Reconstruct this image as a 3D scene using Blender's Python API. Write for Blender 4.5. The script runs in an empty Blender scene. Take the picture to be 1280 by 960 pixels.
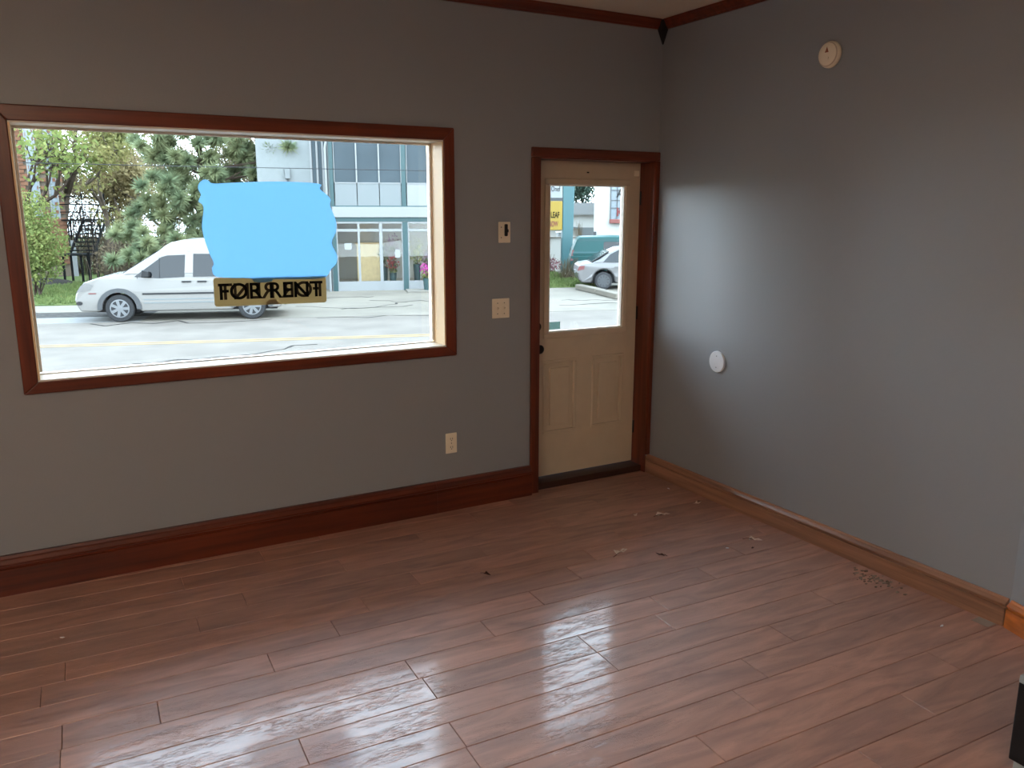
import bpy, math, random
from mathutils import Vector, Matrix
random.seed(7)
SC = bpy.context.scene
COL = SC.collection
PI = math.pi

# ------------------------------------------------------------------ camera
F, YAW, PITCH, ROLL = 1026.6, 0.5132, -0.2083, 0.0012
cd = bpy.data.cameras.new('camera'); cam = bpy.data.objects.new('camera', cd); COL.objects.link(cam)
fw = Vector((math.sin(YAW)*math.cos(PITCH), math.cos(YAW)*math.cos(PITCH), math.sin(PITCH)))
rt = Vector((math.cos(YAW), -math.sin(YAW), 0)); upv = rt.cross(fw)
c_, s_ = math.cos(ROLL), math.sin(ROLL)
rt, upv = rt*c_+upv*s_, upv*c_-rt*s_
M = Matrix((rt, upv, -fw)).transposed().to_4x4(); M.translation = (-3.522, -4.321, 1.78)
cam.matrix_world = M
cd.sensor_width = 36; cd.lens = F/1280*36; cd.clip_start = 0.05; cd.clip_end = 400
SC.camera = cam

# ------------------------------------------------------------------ sky, sun, exposure
w = bpy.data.worlds.new('sky'); SC.world = w; w.use_nodes = True
nt = w.node_tree; nt.nodes.clear()
bo = nt.nodes.new('ShaderNodeOutputWorld'); bg = nt.nodes.new('ShaderNodeBackground')
tc = nt.nodes.new('ShaderNodeTexCoord'); sx = nt.nodes.new('ShaderNodeSeparateXYZ'); rp = nt.nodes.new('ShaderNodeValToRGB')
rp.color_ramp.elements[0].position = 0.0; rp.color_ramp.elements[0].color = (0.76, 0.89, 1.0, 1)
rp.color_ramp.elements[1].position = 1.0; rp.color_ramp.elements[1].color = (0.60, 0.79, 1.0, 1)
nt.links.new(tc.outputs['Generated'], sx.inputs[0]); nt.links.new(sx.outputs['Z'], rp.inputs[0])
nt.links.new(rp.outputs[0], bg.inputs[0]); nt.links.new(bg.outputs[0], bo.inputs[0])
bg.inputs[1].default_value = 12.5
sd = bpy.data.lights.new('sun', 'SUN'); sd.energy = 1.8; sd.angle = math.radians(12); sd.color = (1, .96, .9)
so = bpy.data.objects.new('sun', sd); COL.objects.link(so)
so.rotation_euler = Vector((-0.45, 0.5, -1.0)).to_track_quat('-Z', 'Y').to_euler()
VS = SC.view_settings
SC.display_settings.display_device = 'sRGB'
VS.view_transform = 'Standard'; VS.look = 'None'; VS.gamma = 1; VS.use_curve_mapping = False
VS.exposure = 0.0

# ------------------------------------------------------------------ materials
def lin(c):
    return tuple(((x/255)/12.92 if x/255 <= .04045 else ((x/255+.055)/1.055)**2.4) for x in c)
MATS = {}
K = 1.0
def mat(name, rgb, rough=.6, spec=.4, metal=0, var=0, vscale=8, bump=0, bscale=60, stretch=(1, 1, 1), rgb2=None, trans=0, emit=0):
    m = bpy.data.materials.new(name); m.use_nodes = True; MATS[name] = m
    t = m.node_tree; b = t.nodes['Principled BSDF']; L = t.links.new
    c = tuple(x*K for x in lin(rgb))
    b.inputs['Base Color'].default_value = (*c, 1); b.inputs['Roughness'].default_value = rough
    b.inputs['Specular IOR Level'].default_value = spec; b.inputs['Metallic'].default_value = metal
    if emit:
        b.inputs['Emission Color'].default_value = (*c, 1); b.inputs['Emission Strength'].default_value = emit
    if var or bump or rgb2:
        co = t.nodes.new('ShaderNodeTexCoord'); mp = t.nodes.new('ShaderNodeMapping'); mp.inputs['Scale'].default_value = stretch
        L(co.outputs['Object'], mp.inputs[0])
    if var or rgb2:
        n = t.nodes.new('ShaderNodeTexNoise'); n.inputs['Scale'].default_value = vscale; n.inputs['Detail'].default_value = 6
        L(mp.outputs[0], n.inputs['Vector'])
        r = t.nodes.new('ShaderNodeValToRGB'); e = r.color_ramp.elements
        c2 = tuple(x*K for x in lin(rgb2)) if rgb2 else tuple(x*(1-var) for x in c)
        c1 = c if rgb2 else tuple(min(1, x*(1+var)) for x in c)
        e[0].position = .35; e[1].position = .65; e[0].color = (*c2, 1); e[1].color = (*c1, 1)
        L(n.outputs['Fac'], r.inputs[0]); L(r.outputs[0], b.inputs['Base Color'])
    if bump:
        n2 = t.nodes.new('ShaderNodeTexNoise'); n2.inputs['Scale'].default_value = bscale; n2.inputs['Detail'].default_value = 5
        L(mp.outputs[0], n2.inputs['Vector'])
        bm_ = t.nodes.new('ShaderNodeBump'); bm_.inputs['Strength'].default_value = bump; bm_.inputs['Distance'].default_value = .01
        L(n2.outputs['Fac'], bm_.inputs['Height']); L(bm_.outputs[0], b.inputs['Normal'])
    if trans:
        tr = t.nodes.new('ShaderNodeBsdfTranslucent'); tr.inputs[0].default_value = (*c, 1)
        if var or rgb2: L(r.outputs[0], tr.inputs[0])
        mx = t.nodes.new('ShaderNodeMixShader'); mx.inputs[0].default_value = trans
        L(b.outputs[0], mx.inputs[1]); L(tr.outputs[0], mx.inputs[2]); L(mx.outputs[0], t.nodes['Material Output'].inputs[0])
    return m

def glass_mat(name, tint, refl):
    m = bpy.data.materials.new(name); m.use_nodes = True; t = m.node_tree; t.nodes.remove(t.nodes['Principled BSDF'])
    a = t.nodes.new('ShaderNodeBsdfTransparent'); a.inputs[0].default_value = (*tint, 1)
    g = t.nodes.new('ShaderNodeBsdfGlossy'); g.inputs['Roughness'].default_value = .02
    f = t.nodes.new('ShaderNodeFresnel'); f.inputs[0].default_value = 1.0+refl
    mx = t.nodes.new('ShaderNodeMixShader'); L = t.links.new
    L(f.outputs[0], mx.inputs[0]); L(a.outputs[0], mx.inputs[1]); L(g.outputs[0], mx.inputs[2]); L(mx.outputs[0], t.nodes['Material Output'].inputs[0])
    return m

wall_front_m = mat('wall paint', (147, 149, 152), .42, .5, bump=.06, bscale=90)
ceil_m = mat('ceiling paint', (228, 218, 200), .8, .2)
wood = mat('mahogany trim', (104, 44, 22), .32, .5, var=.35, vscale=3, stretch=(.5, 9, 9), bump=.03)
wood_v = mat('mahogany trim upright', (104, 44, 22), .32, .5, var=.35, vscale=3, stretch=(9, 9, .5), bump=.03)
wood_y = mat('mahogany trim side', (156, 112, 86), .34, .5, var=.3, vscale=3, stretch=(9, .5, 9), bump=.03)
wood_lit = mat('warm-lit wood trim', (190, 105, 35), .4, .5, var=.25, vscale=3, stretch=(9, .5, 9))  # warm light falling on the return is painted into this orange
cream = mat('cream paint', (206, 186, 160), .45, .4, var=.03)
jamb_m = mat('warm cream jamb paint', (238, 204, 158), .5, .4)
white_p = mat('white jamb paint', (232, 222, 208), .5, .4)
ivory = mat('ivory plastic', (244, 230, 206), .4, .5)
white_pl = mat('white plastic', (225, 226, 230), .4, .5)
dark_slot = mat('dark slot', (25, 20, 18), .6)
bronze = mat('oil rubbed bronze', (30, 28, 28), .35, .5, metal=.6)
black_p = mat('black panel', (20, 20, 22), .45)
grey_p = mat('pale grey laminate', (150, 155, 155), .5)
glass = glass_mat('window glass', (.97, .985, .98), .35)
subfloor_m = mat('subfloor', (40, 24, 18), .9)

def plank_mat():
    m = bpy.data.materials.new('scraped hickory plank'); m.use_nodes = True; t = m.node_tree; L = t.links.new; b = t.nodes['Principled BSDF']
    N = t.nodes.new
    co = N('ShaderNodeTexCoord'); oi = N('ShaderNodeObjectInfo'); ml = N('ShaderNodeVectorMath'); ml.operation = 'SCALE'
    cx = N('ShaderNodeCombineXYZ'); L(oi.outputs['Random'], cx.inputs[0]); L(oi.outputs['Random'], cx.inputs[1])
    ml.inputs['Scale'].default_value = 37; L(cx.outputs[0], ml.inputs[0])
    ad = N('ShaderNodeVectorMath'); L(co.outputs['Object'], ad.inputs[0]); L(ml.outputs[0], ad.inputs[1])
    mp = N('ShaderNodeMapping'); mp.inputs['Scale'].default_value = (1.6, 9, 1); L(ad.outputs[0], mp.inputs[0])
    n = N('ShaderNodeTexNoise'); n.inputs['Scale'].default_value = 1.6; n.inputs['Detail'].default_value = 8; n.inputs['Distortion'].default_value = 1.2
    L(mp.outputs[0], n.inputs['Vector'])
    r = N('ShaderNodeValToRGB'); e = r.color_ramp.elements
    e[0].position = .3; e[0].color = (*lin((142, 94, 75)), 1); e[1].position = .72; e[1].color = (*lin((188, 132, 106)), 1)
    L(n.outputs['Fac'], r.inputs[0])
    # per-board tone
    hs = N('ShaderNodeHueSaturation'); mr = N('ShaderNodeMapRange'); mr.inputs['To Min'].default_value = .88; mr.inputs['To Max'].default_value = 1.1
    L(oi.outputs['Random'], mr.inputs[0]); L(mr.outputs[0], hs.inputs['Value']); L(r.outputs[0], hs.inputs['Color']); L(hs.outputs[0], b.inputs['Base Color'])
    # scraped relief: long broken ridges
    mp2 = N('ShaderNodeMapping'); mp2.inputs['Scale'].default_value = (17, 140, 1); L(ad.outputs[0], mp2.inputs[0])
    n2 = N('ShaderNodeTexNoise'); n2.inputs['Scale'].default_value = 1.5; n2.inputs['Detail'].default_value = 3; n2.inputs['Distortion'].default_value = 1.0
    L(mp2.outputs[0], n2.inputs['Vector'])
    gv = N('ShaderNodeMapRange'); gv.inputs['From Min'].default_value = .38; gv.inputs['From Max'].default_value = .5; L(n2.outputs['Fac'], gv.inputs[0])
    mp4 = N('ShaderNodeMapping'); mp4.inputs['Scale'].default_value = (2.2, 11, 1); L(ad.outputs[0], mp4.inputs[0])
    n4 = N('ShaderNodeTexNoise'); n4.inputs['Scale'].default_value = 1.7; n4.inputs['Detail'].default_value = 3; L(mp4.outputs[0], n4.inputs['Vector'])
    pm_ = N('ShaderNodeMapRange'); pm_.inputs['From Min'].default_value = .42; pm_.inputs['From Max'].default_value = .6; L(n4.outputs['Fac'], pm_.inputs[0])
    iv = N('ShaderNodeMath'); iv.operation = 'SUBTRACT'; iv.inputs[0].default_value = 1; L(gv.outputs[0], iv.inputs[1])
    gr_ = N('ShaderNodeMath'); gr_.operation = 'MULTIPLY'; L(iv.outputs[0], gr_.inputs[0]); L(pm_.outputs[0], gr_.inputs[1])
    mp3 = N('ShaderNodeMapping'); mp3.inputs['Scale'].default_value = (1.2, 7, 1); L(ad.outputs[0], mp3.inputs[0])
    n3 = N('ShaderNodeTexNoise'); n3.inputs['Scale'].default_value = 1.5; n3.inputs['Detail'].default_value = 2; L(mp3.outputs[0], n3.inputs['Vector'])
    bu = N('ShaderNodeBump'); bu.invert = True; bu.inputs['Strength'].default_value = 1.0; bu.inputs['Distance'].default_value = .0008; L(gr_.outputs[0], bu.inputs['Height'])
    bu2 = N('ShaderNodeBump'); bu2.inputs['Strength'].default_value = .25; bu2.inputs['Distance'].default_value = .002; L(n3.outputs['Fac'], bu2.inputs['Height']); L(bu.outputs[0], bu2.inputs['Normal'])
    L(bu2.outputs[0], b.inputs['Normal'])
    mr2 = N('ShaderNodeMapRange'); mr2.inputs['To Min'].default_value = .56; mr2.inputs['To Max'].default_value = .68; L(n3.outputs['Fac'], mr2.inputs[0]); L(mr2.outputs[0], b.inputs['Roughness'])
    b.inputs['Specular IOR Level'].default_value = .9; b.inputs['IOR'].default_value = 1.75
    b.inputs['Coat Weight'].default_value = .75; b.inputs['Coat Roughness'].default_value = .12; b.inputs['Coat IOR'].default_value = 1.45; L(bu2.outputs[0], b.inputs['Coat Normal'])
    return m
plank_m = plank_mat()

# outdoor materials: exposure put into the colours, K darkens them under the bright sky
K = 0.23
asphalt = mat('worn asphalt', (168, 157, 145), .95, .2, var=.12, vscale=1.2, bump=.3, bscale=20)
concrete = mat('cracked concrete', (178, 168, 152), .9, .2, var=.15, vscale=.7, bump=.3, bscale=8)
walk_m = mat('pale sidewalk', (190, 182, 168), .9, .2, var=.1, vscale=1.5)
gravel_m = mat('grey gravel', (110, 104, 98), .95, .2, rgb2=(70, 66, 62), vscale=9)
K = 0.30
grass_m = mat('grass', (158, 174, 104), .9, .2, rgb2=(124, 148, 82), vscale=3, trans=.3)
K = 0.23
mulch_m = mat('mulch', (80, 76, 72), .95, .1, var=.3, vscale=6)
yellow_l = mat('yellow road paint', (214, 180, 118), .8)
K = 0.145
white_l = mat('white van paint', (236, 229, 220), .25, .6)
K = 0.21
silver_m = mat('silver car paint', (172, 168, 166), .28, .6, metal=.25)
teal_v = mat('teal van paint', (30, 122, 120), .5, .25)
car_glass = mat('dark car glass', (46, 50, 54), .08, .32)
trim_grey = mat('grey plastic trim', (112, 114, 116), .6)
trim_dark = mat('dark rubber trim', (42, 42, 44), .7)
tyre_m = mat('tyre rubber', (62, 62, 64), .85)
rim_m = mat('silver wheel', (190, 192, 194), .4, .5, metal=.3)
lamp_m = mat('headlamp lens', (176, 172, 168), .2, .6)
red_l = mat('red lens', (176, 84, 82), .3)
teal_p = mat('teal painted steel', (62, 112, 114), .5)
K = 0.17
panel_l = mat('pale grey panel', (196, 204, 204), .6)
panel_w = mat('white panel', (232, 234, 232), .6)
K = 0.23
K = 0.34
shop_glass = mat('shop upper glass', (86, 98, 104), .5, .12, var=.12, vscale=.8)
K = 0.23
stucco = mat('grey stucco', (190, 196, 194), .85, var=.04)
brick_m = mat('orange brick', (196, 140, 108), .85, .2, rgb2=(168, 112, 84), vscale=5)
mortar_m = mat('mortar', (178, 160, 140), .95, .1)
pale_win = mat('pale window', (190, 205, 215), .2, .5)
K = 0.23
steel_bk = mat('black painted steel', (30, 34, 34), .9, .08)
K = 0.36
bark = mat('grey bark', (118, 104, 90), .9, .1, var=.2, vscale=4)
bark_d = mat('dark bark', (84, 70, 60), .9, .1, var=.2, vscale=4)
pine_l = mat('pine needles', (196, 202, 146), .8, .2, rgb2=(138, 160, 122), vscale=1.3, trans=.25)
yel_l = mat('spring yellow leaves', (196, 184, 116), .8, .2, rgb2=(160, 164, 100), vscale=1.5, trans=.4)
grn_l = mat('spring green leaves', (176, 182, 104), .8, .2, rgb2=(132, 154, 84), vscale=2, trans=.4)
tan_l = mat('tan dry twigs', (176, 156, 130), .9, .1, rgb2=(150, 134, 104), vscale=1.5, trans=.3)
org_l = mat('budding orange leaves', (226, 204, 150), .8, .2, rgb2=(198, 182, 130), vscale=1.5, trans=.4)
far_l = mat('far dark leaves', (112, 138, 118), .85, .2, rgb2=(84, 110, 96), vscale=1, trans=.3)
K = 0.5
pink_f = mat('magenta blossoms', (205, 75, 165), .7, .2, trans=.3)
yelf = mat('yellow blossoms', (214, 206, 110), .7, .2, trans=.3)
redf = mat('red blossoms', (200, 70, 70), .7, .2, trans=.3)
lilf = mat('lilac blossoms', (180, 140, 170), .7, .2, trans=.3)
redbush = mat('reddish stems', (170, 110, 120), .8, .2, rgb2=(140, 90, 96), vscale=3, trans=.3)
K = 0.20
paper = mat('white paper', (235, 238, 236), .7)
sign_y = mat('yellow sign face', (250, 205, 30), .5)
sign_w = mat('white sign face', (235, 240, 240), .5)
sign_teal = mat('teal sign post', (96, 164, 170), .5)
ink = mat('black ink', (16, 14, 12), .7, .1)
ink_r = mat('red ink', (190, 60, 60), .6)
K = .38
whitewall = mat('white painted wall', (234, 232, 224), .8)
K = 1.0
leaf_dry = mat('dry leaf', (234, 220, 208), .8, .2, rgb2=(190, 160, 140), vscale=60)
leaf_dark = mat('dark dry leaf', (70, 44, 32), .8, .2)
plaster_m = mat('dried plaster', (150, 138, 124), .9, .1, rgb2=(110, 92, 80), vscale=40)
fill_up = mat('fill light upper glow', (255, 240, 220), .5, emit=15.0)
fill_glow = mat('fill light lower glow', (255, 246, 236), .5, emit=8.5)

def vinyl(name, rgb, tr):
    m = bpy.data.materials.new(name); m.use_nodes = True; t = m.node_tree; b = t.nodes['Principled BSDF']; c = lin(rgb)
    b.inputs['Base Color'].default_value = (*c, 1); b.inputs['Roughness'].default_value = .6
    x = t.nodes.new('ShaderNodeBsdfTranslucent'); x.inputs[0].default_value = (*c, 1)
    mx = t.nodes.new('ShaderNodeMixShader'); mx.inputs[0].default_value = tr
    t.links.new(b.outputs[0], mx.inputs[1]); t.links.new(x.outputs[0], mx.inputs[2]); t.links.new(mx.outputs[0], t.nodes['Material Output'].inputs[0])
    return m
blue_v = vinyl('pale blue translucent stand-in', (160, 196, 222), .9)
tan_v = vinyl('tan translucent card', (172, 156, 124), .7)

# ------------------------------------------------------------------ mesh helpers
class MB:
    def __init__(s): s.v = []; s.f = []; s.mi = []; s.m = 0
    def face(s, pts):
        i = len(s.v); s.v += [tuple(p) for p in pts]; s.f.append(tuple(range(i, i+len(pts)))); s.mi.append(s.m)
    def box(s, x0, x1, y0, y1, z0, z1):
        i = len(s.v)
        s.v += [(x, y, z) for z in (z0, z1) for y in (y0, y1) for x in (x0, x1)]
        for q in ((0, 2, 3, 1), (4, 5, 7, 6), (0, 1, 5, 4), (2, 6, 7, 3), (0, 4, 6, 2), (1, 3, 7, 5)):
            s.f.append(tuple(i+k for k in q)); s.mi.append(s.m)
        return s
    def prism(s, poly, fn0, fn1, caps=True):
        """poly of 2D points, fn0/fn1 map (a,b)->xyz for the two ends"""
        n = len(poly); i = len(s.v)
        s.v += [tuple(fn0(*p)) for p in poly]+[tuple(fn1(*p)) for p in poly]
        if caps:
            s.f.append(tuple(range(i+n-1, i-1, -1))); s.f.append(tuple(range(i+n, i+2*n))); s.mi += [s.m]*2
        for k in range(n):
            k2 = (k+1) % n; s.f.append((i+k, i+k2, i+n+k2, i+n+k)); s.mi.append(s.m)
        return s
    def px(s, poly, x0, x1): return s.prism(poly, lambda a, b: (x0, a, b), lambda a, b: (x1, a, b))      # (y,z) profile along x
    def py(s, poly, y0, y1): return s.prism(poly, lambda a, b: (a, y0, b), lambda a, b: (a, y1, b))      # (x,z) profile along y
    def pz(s, poly, z0, z1): return s.prism(poly, lambda a, b: (a, b, z0), lambda a, b: (a, b, z1))
    def tube(s, pts, r, seg=6):
        pts = [Vector(p) for p in pts]; n = len(pts); rs = r if isinstance(r, (list, tuple)) else [r]*n; i = len(s.v)
        for k, p in enumerate(pts):
            d = (pts[min(k+1, n-1)]-pts[max(k-1, 0)]).normalized()
            a = d.orthogonal().normalized() if abs(d.z) > .9 else d.cross(Vector((0, 0, 1))).normalized()
            b = d.cross(a)
            for j in range(seg):
                t = 2*PI*j/seg; s.v.append(tuple(p+a*math.cos(t)*rs[k]+b*math.sin(t)*rs[k]))
        for k in range(n-1):
            for j in range(seg):
                j2 = (j+1) % seg; s.f.append((i+k*seg+j, i+k*seg+j2, i+(k+1)*seg+j2, i+(k+1)*seg+j)); s.mi.append(s.m)
        s.f.append(tuple(i+j for j in range(seg))[::-1]); s.f.append(tuple(i+(n-1)*seg+j for j in range(seg))); s.mi += [s.m]*2
        return s
    def lathe(s, prof, c, axis, seg=24):
        """prof (r,h) list revolved about axis through c"""
        i = len(s.v); c = Vector(c); n = len(prof)
        A = {'x': (Vector((0, 1, 0)), Vector((0, 0, 1)), Vector((1, 0, 0))), 'y': (Vector((1, 0, 0)), Vector((0, 0, 1)), Vector((0, 1, 0))), 'z': (Vector((1, 0, 0)), Vector((0, 1, 0)), Vector((0, 0, 1)))}[axis]
        for r, h in prof:
            for j in range(seg):
                t = 2*PI*j/seg; s.v.append(tuple(c+A[0]*r*math.cos(t)+A[1]*r*math.sin(t)+A[2]*h))
        for k in range(n-1):
            for j in range(seg):
                j2 = (j+1) % seg; s.f.append((i+k*seg+j, i+k*seg+j2, i+(k+1)*seg+j2, i+(k+1)*seg+j)); s.mi.append(s.m)
        s.f.append(tuple(i+j for j in range(seg))[::-1]); s.f.append(tuple(i+(n-1)*seg+j for j in range(seg))); s.mi += [s.m]*2
        return s
    def build(s, name, mats, parent=None, loc=None, bevel=0, smooth=False, seg=2, weld=False):
        me = bpy.data.meshes.new(name); me.from_pydata(s.v, [], s.f)
        for m in (mats if isinstance(mats, (list, tuple)) else [mats]): me.materials.append(m)
        me.polygons.foreach_set('material_index', s.mi)
        if smooth: me.polygons.foreach_set('use_smooth', [True]*len(me.polygons))
        me.validate(); me.update()
        import bmesh
        b = bmesh.new(); b.from_mesh(me)
        if weld: bmesh.ops.remove_doubles(b, verts=b.verts, dist=1e-5)
        if weld or len(b.faces) < 4000: bmesh.ops.recalc_face_normals(b, faces=b.faces)
        b.to_mesh(me); b.free()
        o = bpy.data.objects.new(name, me); COL.objects.link(o)
        if parent: o.parent = parent
        if loc: o.location = loc
        if bevel:
            md = o.modifiers.new('edge', 'BEVEL'); md.width = bevel; md.segments = seg; md.limit_method = 'ANGLE'; md.angle_limit = math.radians(35)
        return o
def box(name, m, b, parent=None, bevel=0): return MB().box(*b).build(name, m, parent, bevel=bevel)
def tag(o, label, cat, group=None, kind=None):
    o['label'] = label; o['category'] = cat
    if group: o['group'] = group
    if kind: o['kind'] = kind
    return o
def struct(o, label=None):
    o['kind'] = 'structure'
    if label: o['label'] = label
    return o
def empty(name, loc=(0, 0, 0), rz=0):
    o = bpy.data.objects.new(name, None); o.empty_display_size = .1; COL.objects.link(o); o.location = loc; o.rotation_euler = (0, 0, rz); return o
def thing(name, label, cat, loc=(0, 0, 0), rz=0, group=None): return tag(empty(name, loc, rz), label, cat, group)
def text(body, size, m, parent, loc, rot, name='lettering', off=0.0, ext=.0004, sx=1, align='CENTER'):
    cu = bpy.data.curves.new(name, 'FONT'); cu.body = body; cu.size = size; cu.extrude = ext; cu.offset = off
    cu.align_x = align; cu.align_y = 'CENTER'
    t = bpy.data.objects.new(name+'_src', cu); COL.objects.link(t)
    dg = bpy.context.evaluated_depsgraph_get(); me = bpy.data.meshes.new_from_object(t.evaluated_get(dg))
    bpy.data.objects.remove(t); me.materials.clear(); me.materials.append(m)
    o = bpy.data.objects.new(name, me); COL.objects.link(o); o.parent = parent; o.location = loc; o.rotation_euler = rot; o.scale = (sx, 1, 1)
    return o
def rrect(x0, x1, z0, z1, r, n=4):
    p = []
    for cx, cz, a0 in ((x1-r, z0+r, -PI/2), (x1-r, z1-r, 0), (x0+r, z1-r, PI/2), (x0+r, z0+r, PI)):
        for k in range(n+1): a = a0+PI/2*k/n; p.append((cx+r*math.cos(a), cz+r*math.sin(a)))
    return p

# ================================================================== ROOM SHELL
H = 2.94
WX0, WX1, WZ0, WZ1 = -3.605, -1.535, 1.002, 2.16      # window opening
DX0, DX1, DZ1 = -0.905, -0.034, 2.09                  # door opening
XL, YB, XR2 = -6.5, -8.2, -0.30
m = MB(); T = .2
m.box(XL-.2, WX0, 0, T, 0, H); m.box(WX0, WX1, 0, T, 0, WZ0); m.box(WX0, WX1, 0, T, WZ1, H)
m.box(WX1, DX0, 0, T, 0, H); m.box(DX0, DX1, 0, T, DZ1, H); m.box(DX1, .2, 0, T, 0, H)
struct(m.build('wall_front', wall_front_m), 'grey painted front wall with display window and door')
struct(MB().box(0, .2, -2.506, 0, 0, H).build('wall_right', wall_front_m), 'grey painted right wall with soft sheen')
m = MB(); m.pz([(0, -2.506), (.2, -2.506), (.2, -3.5), (XR2, -3.5)], 0, H); m.box(XR2, .2, YB, -3.5, 0, H)
struct(m.build('wall_right_return', wall_front_m), 'short angled return of the grey right wall')
struct(MB().box(XL-.2, XL, YB, 0, 0, H).build('wall_left', wall_front_m), 'grey left wall out of view')
struct(MB().box(XL-.2, .2, YB-.2, YB, 0, H).build('wall_back', wall_front_m), 'grey back wall behind the viewpoint')
struct(MB().box(XL-.2, .2, YB-.2, T, H, H+.15).build('ceiling', ceil_m), 'off white ceiling')

# ---- floor: every plank a piece
fl = struct(MB().box(XL-.2, .2, YB-.2, T, -.12, -.0125).build('floor', subfloor_m), 'reddish brown scraped hickory plank floor')
ROT = -0.033; RW = .1542
CR, SR = math.cos(ROT), math.sin(ROT)
def plank(x0, x1, k):
    ya, yb = -.104-RW*k+RW, -.104-RW*k       # row k spans yb..ya in the rotated frame
    g = .0007; L_, W_ = (x1-x0)/2-g, RW/2-g; c = .0020; mm = MB()
    top = [(-L_+c, -W_+c, 0), (L_-c, -W_+c, 0), (L_-c, W_-c, 0), (-L_+c, W_-c, 0)]
    mid = [(-L_, -W_, -.0024), (L_, -W_, -.0024), (L_, W_, -.0024), (-L_, W_, -.0024)]
    bot = [(a, b, -.012) for a, b, _ in mid]
    mm.v = top+mid+bot; mm.f = [(0, 1, 2, 3)]
    for q in range(4):
        r = (q+1) % 4; mm.f += [(4+q, 4+r, r, q), (8+q, 8+r, 4+r, 4+q)]
    mm.f.append((11, 10, 9, 8)); mm.mi = [0]*len(mm.f)
    o = mm.build('plank', plank_m, fl)
    cx, cy = (x0+x1)/2, (ya+yb)/2
    o.location = (-2+(cx+2)*CR-(cy+.03)*SR, -.03+(cx+2)*SR+(cy+.03)*CR, 0); o.rotation_euler = (0, 0, ROT)
    return o
# joints read off the photograph, row: [x...]
JT = {0: [-2.345, -1.139], 1: [-2.679, -1.46, -.24], 2: [-3.086, -1.852, -.67], 3: [-2.337, -1.115], 4: [-2.847, -1.62, -.40], 5: [-3.071, -2.058, -.84], 6: [-3.585, -2.363, -1.138], 7: [-3.664, -2.547, -1.33, -.1], 8: [-2.853, -1.63, -.41],
      9: [-3.591, -3.282, -1.959, -.74], 10: [-3.595, -2.369, -1.152], 11: [-2.354, -1.645, -1.238], 12: [-2.869, -1.643, -.43], 13: [-2.373, -.853], 14: [-2.377, -1.154], 15: [-3.0, -1.341], 16: [-2.87, -1.645, -.435], 17: [-2.0, -.795], 18: [-2.43, -1.211]}
EX0, EX1 = -6.45, .15
rest = MB()
for k in range(0, 54):
    js = JT.get(k)
    if js is None: 
        o_ = random.uniform(0, 1.2); js = [EX0+o_+1.22*q for q in range(6) if EX0+o_+1.22*q < EX1-.2]
    js = sorted(j for j in js if EX0+.15 < j < EX1-.15); xs = [EX0]+js+[EX1]
    full = [xs[0]]
    for a in xs[1:]:
        while a-full[-1] > 1.75: full.append(full[-1]+1.22)
        full.append(a)
    if k <= 32:
        for a, b in zip(full, full[1:]):
            if b-a > .05: plank(a, b, k)
    else:
        ya, yb = -.104-RW*k+RW, -.104-RW*k
        for a, b in zip(full, full[1:]):
            p = [(a+.001, yb+.001), (b-.001, yb+.001), (b-.001, ya-.001), (a+.001, ya-.001)]
            q = [(-2+(x+2)*CR-(y+.03)*SR, -.03+(x+2)*SR+(y+.03)*CR) for x, y in p]
            if min(y for _, y in q) > YB-.1: rest.pz(q, -.012, 0)
plank(-1.4, .15, -1)
o = rest.build('plank', plank_m, fl); o['kind'] = 'stuff'

# ---- baseboards: profile (distance from wall, height)
def bb(h, t): return [(0, 0), (t, 0), (t, h*.68), (t-.010, h*.70), (t-.010, h*.74), (t-.002, h*.77), (t-.002, h*.82), (t-.012, h*.90), (t-.018, h*.93), (t-.022, h), (0, h)]
wood_b = mat('dark mahogany board', (94, 38, 18), .34, .5, var=.35, vscale=3, stretch=(.5, 9, 9), bump=.03)
P1 = bb(.19, .040)
fb = struct(empty('baseboard_front'), 'tall moulded mahogany baseboard under the window')
for a, b in ((-6.5, -4.05), (-4.049, -1.62), (-1.619, -.962)): MB().px([(-d, z) for d, z in P1], a, b).build('board', wood_b, fb)
P2 = bb(.124, .030)
rb = struct(empty('baseboard_right'), 'worn mahogany baseboard along the right wall')
MB().py([(-d, z) for d, z in P2], -2.50, -.0).build('board', wood_y, rb)
ob = struct(empty('baseboard_return'), 'baseboard piece on the wall return, warm light painted in')
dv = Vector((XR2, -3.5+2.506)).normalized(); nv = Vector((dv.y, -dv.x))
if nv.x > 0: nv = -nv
MB().prism(P2, lambda d, z: (0+nv.x*d+dv.x*.01, -2.506+nv.y*d+dv.y*.01, z), lambda d, z: (XR2+nv.x*d, -3.5+nv.y*d, z)).build('board', wood_lit, ob)
MB().py([(XR2-d, z) for d, z in P2], YB, -3.51).build('board', wood_lit, ob)
struct(MB().px([(-d, z) for d, z in P1], XL, -.3).build('baseboard_back', wood)).location = (0, 0, 0)
bpy.data.objects['baseboard_back'].location = (0, YB, 0); bpy.data.objects['baseboard_back'].scale = (1, -1, 1)
struct(MB().py([(XL+d, z) for d, z in P1], YB, 0).build('baseboard_left', wood_y))
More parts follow.
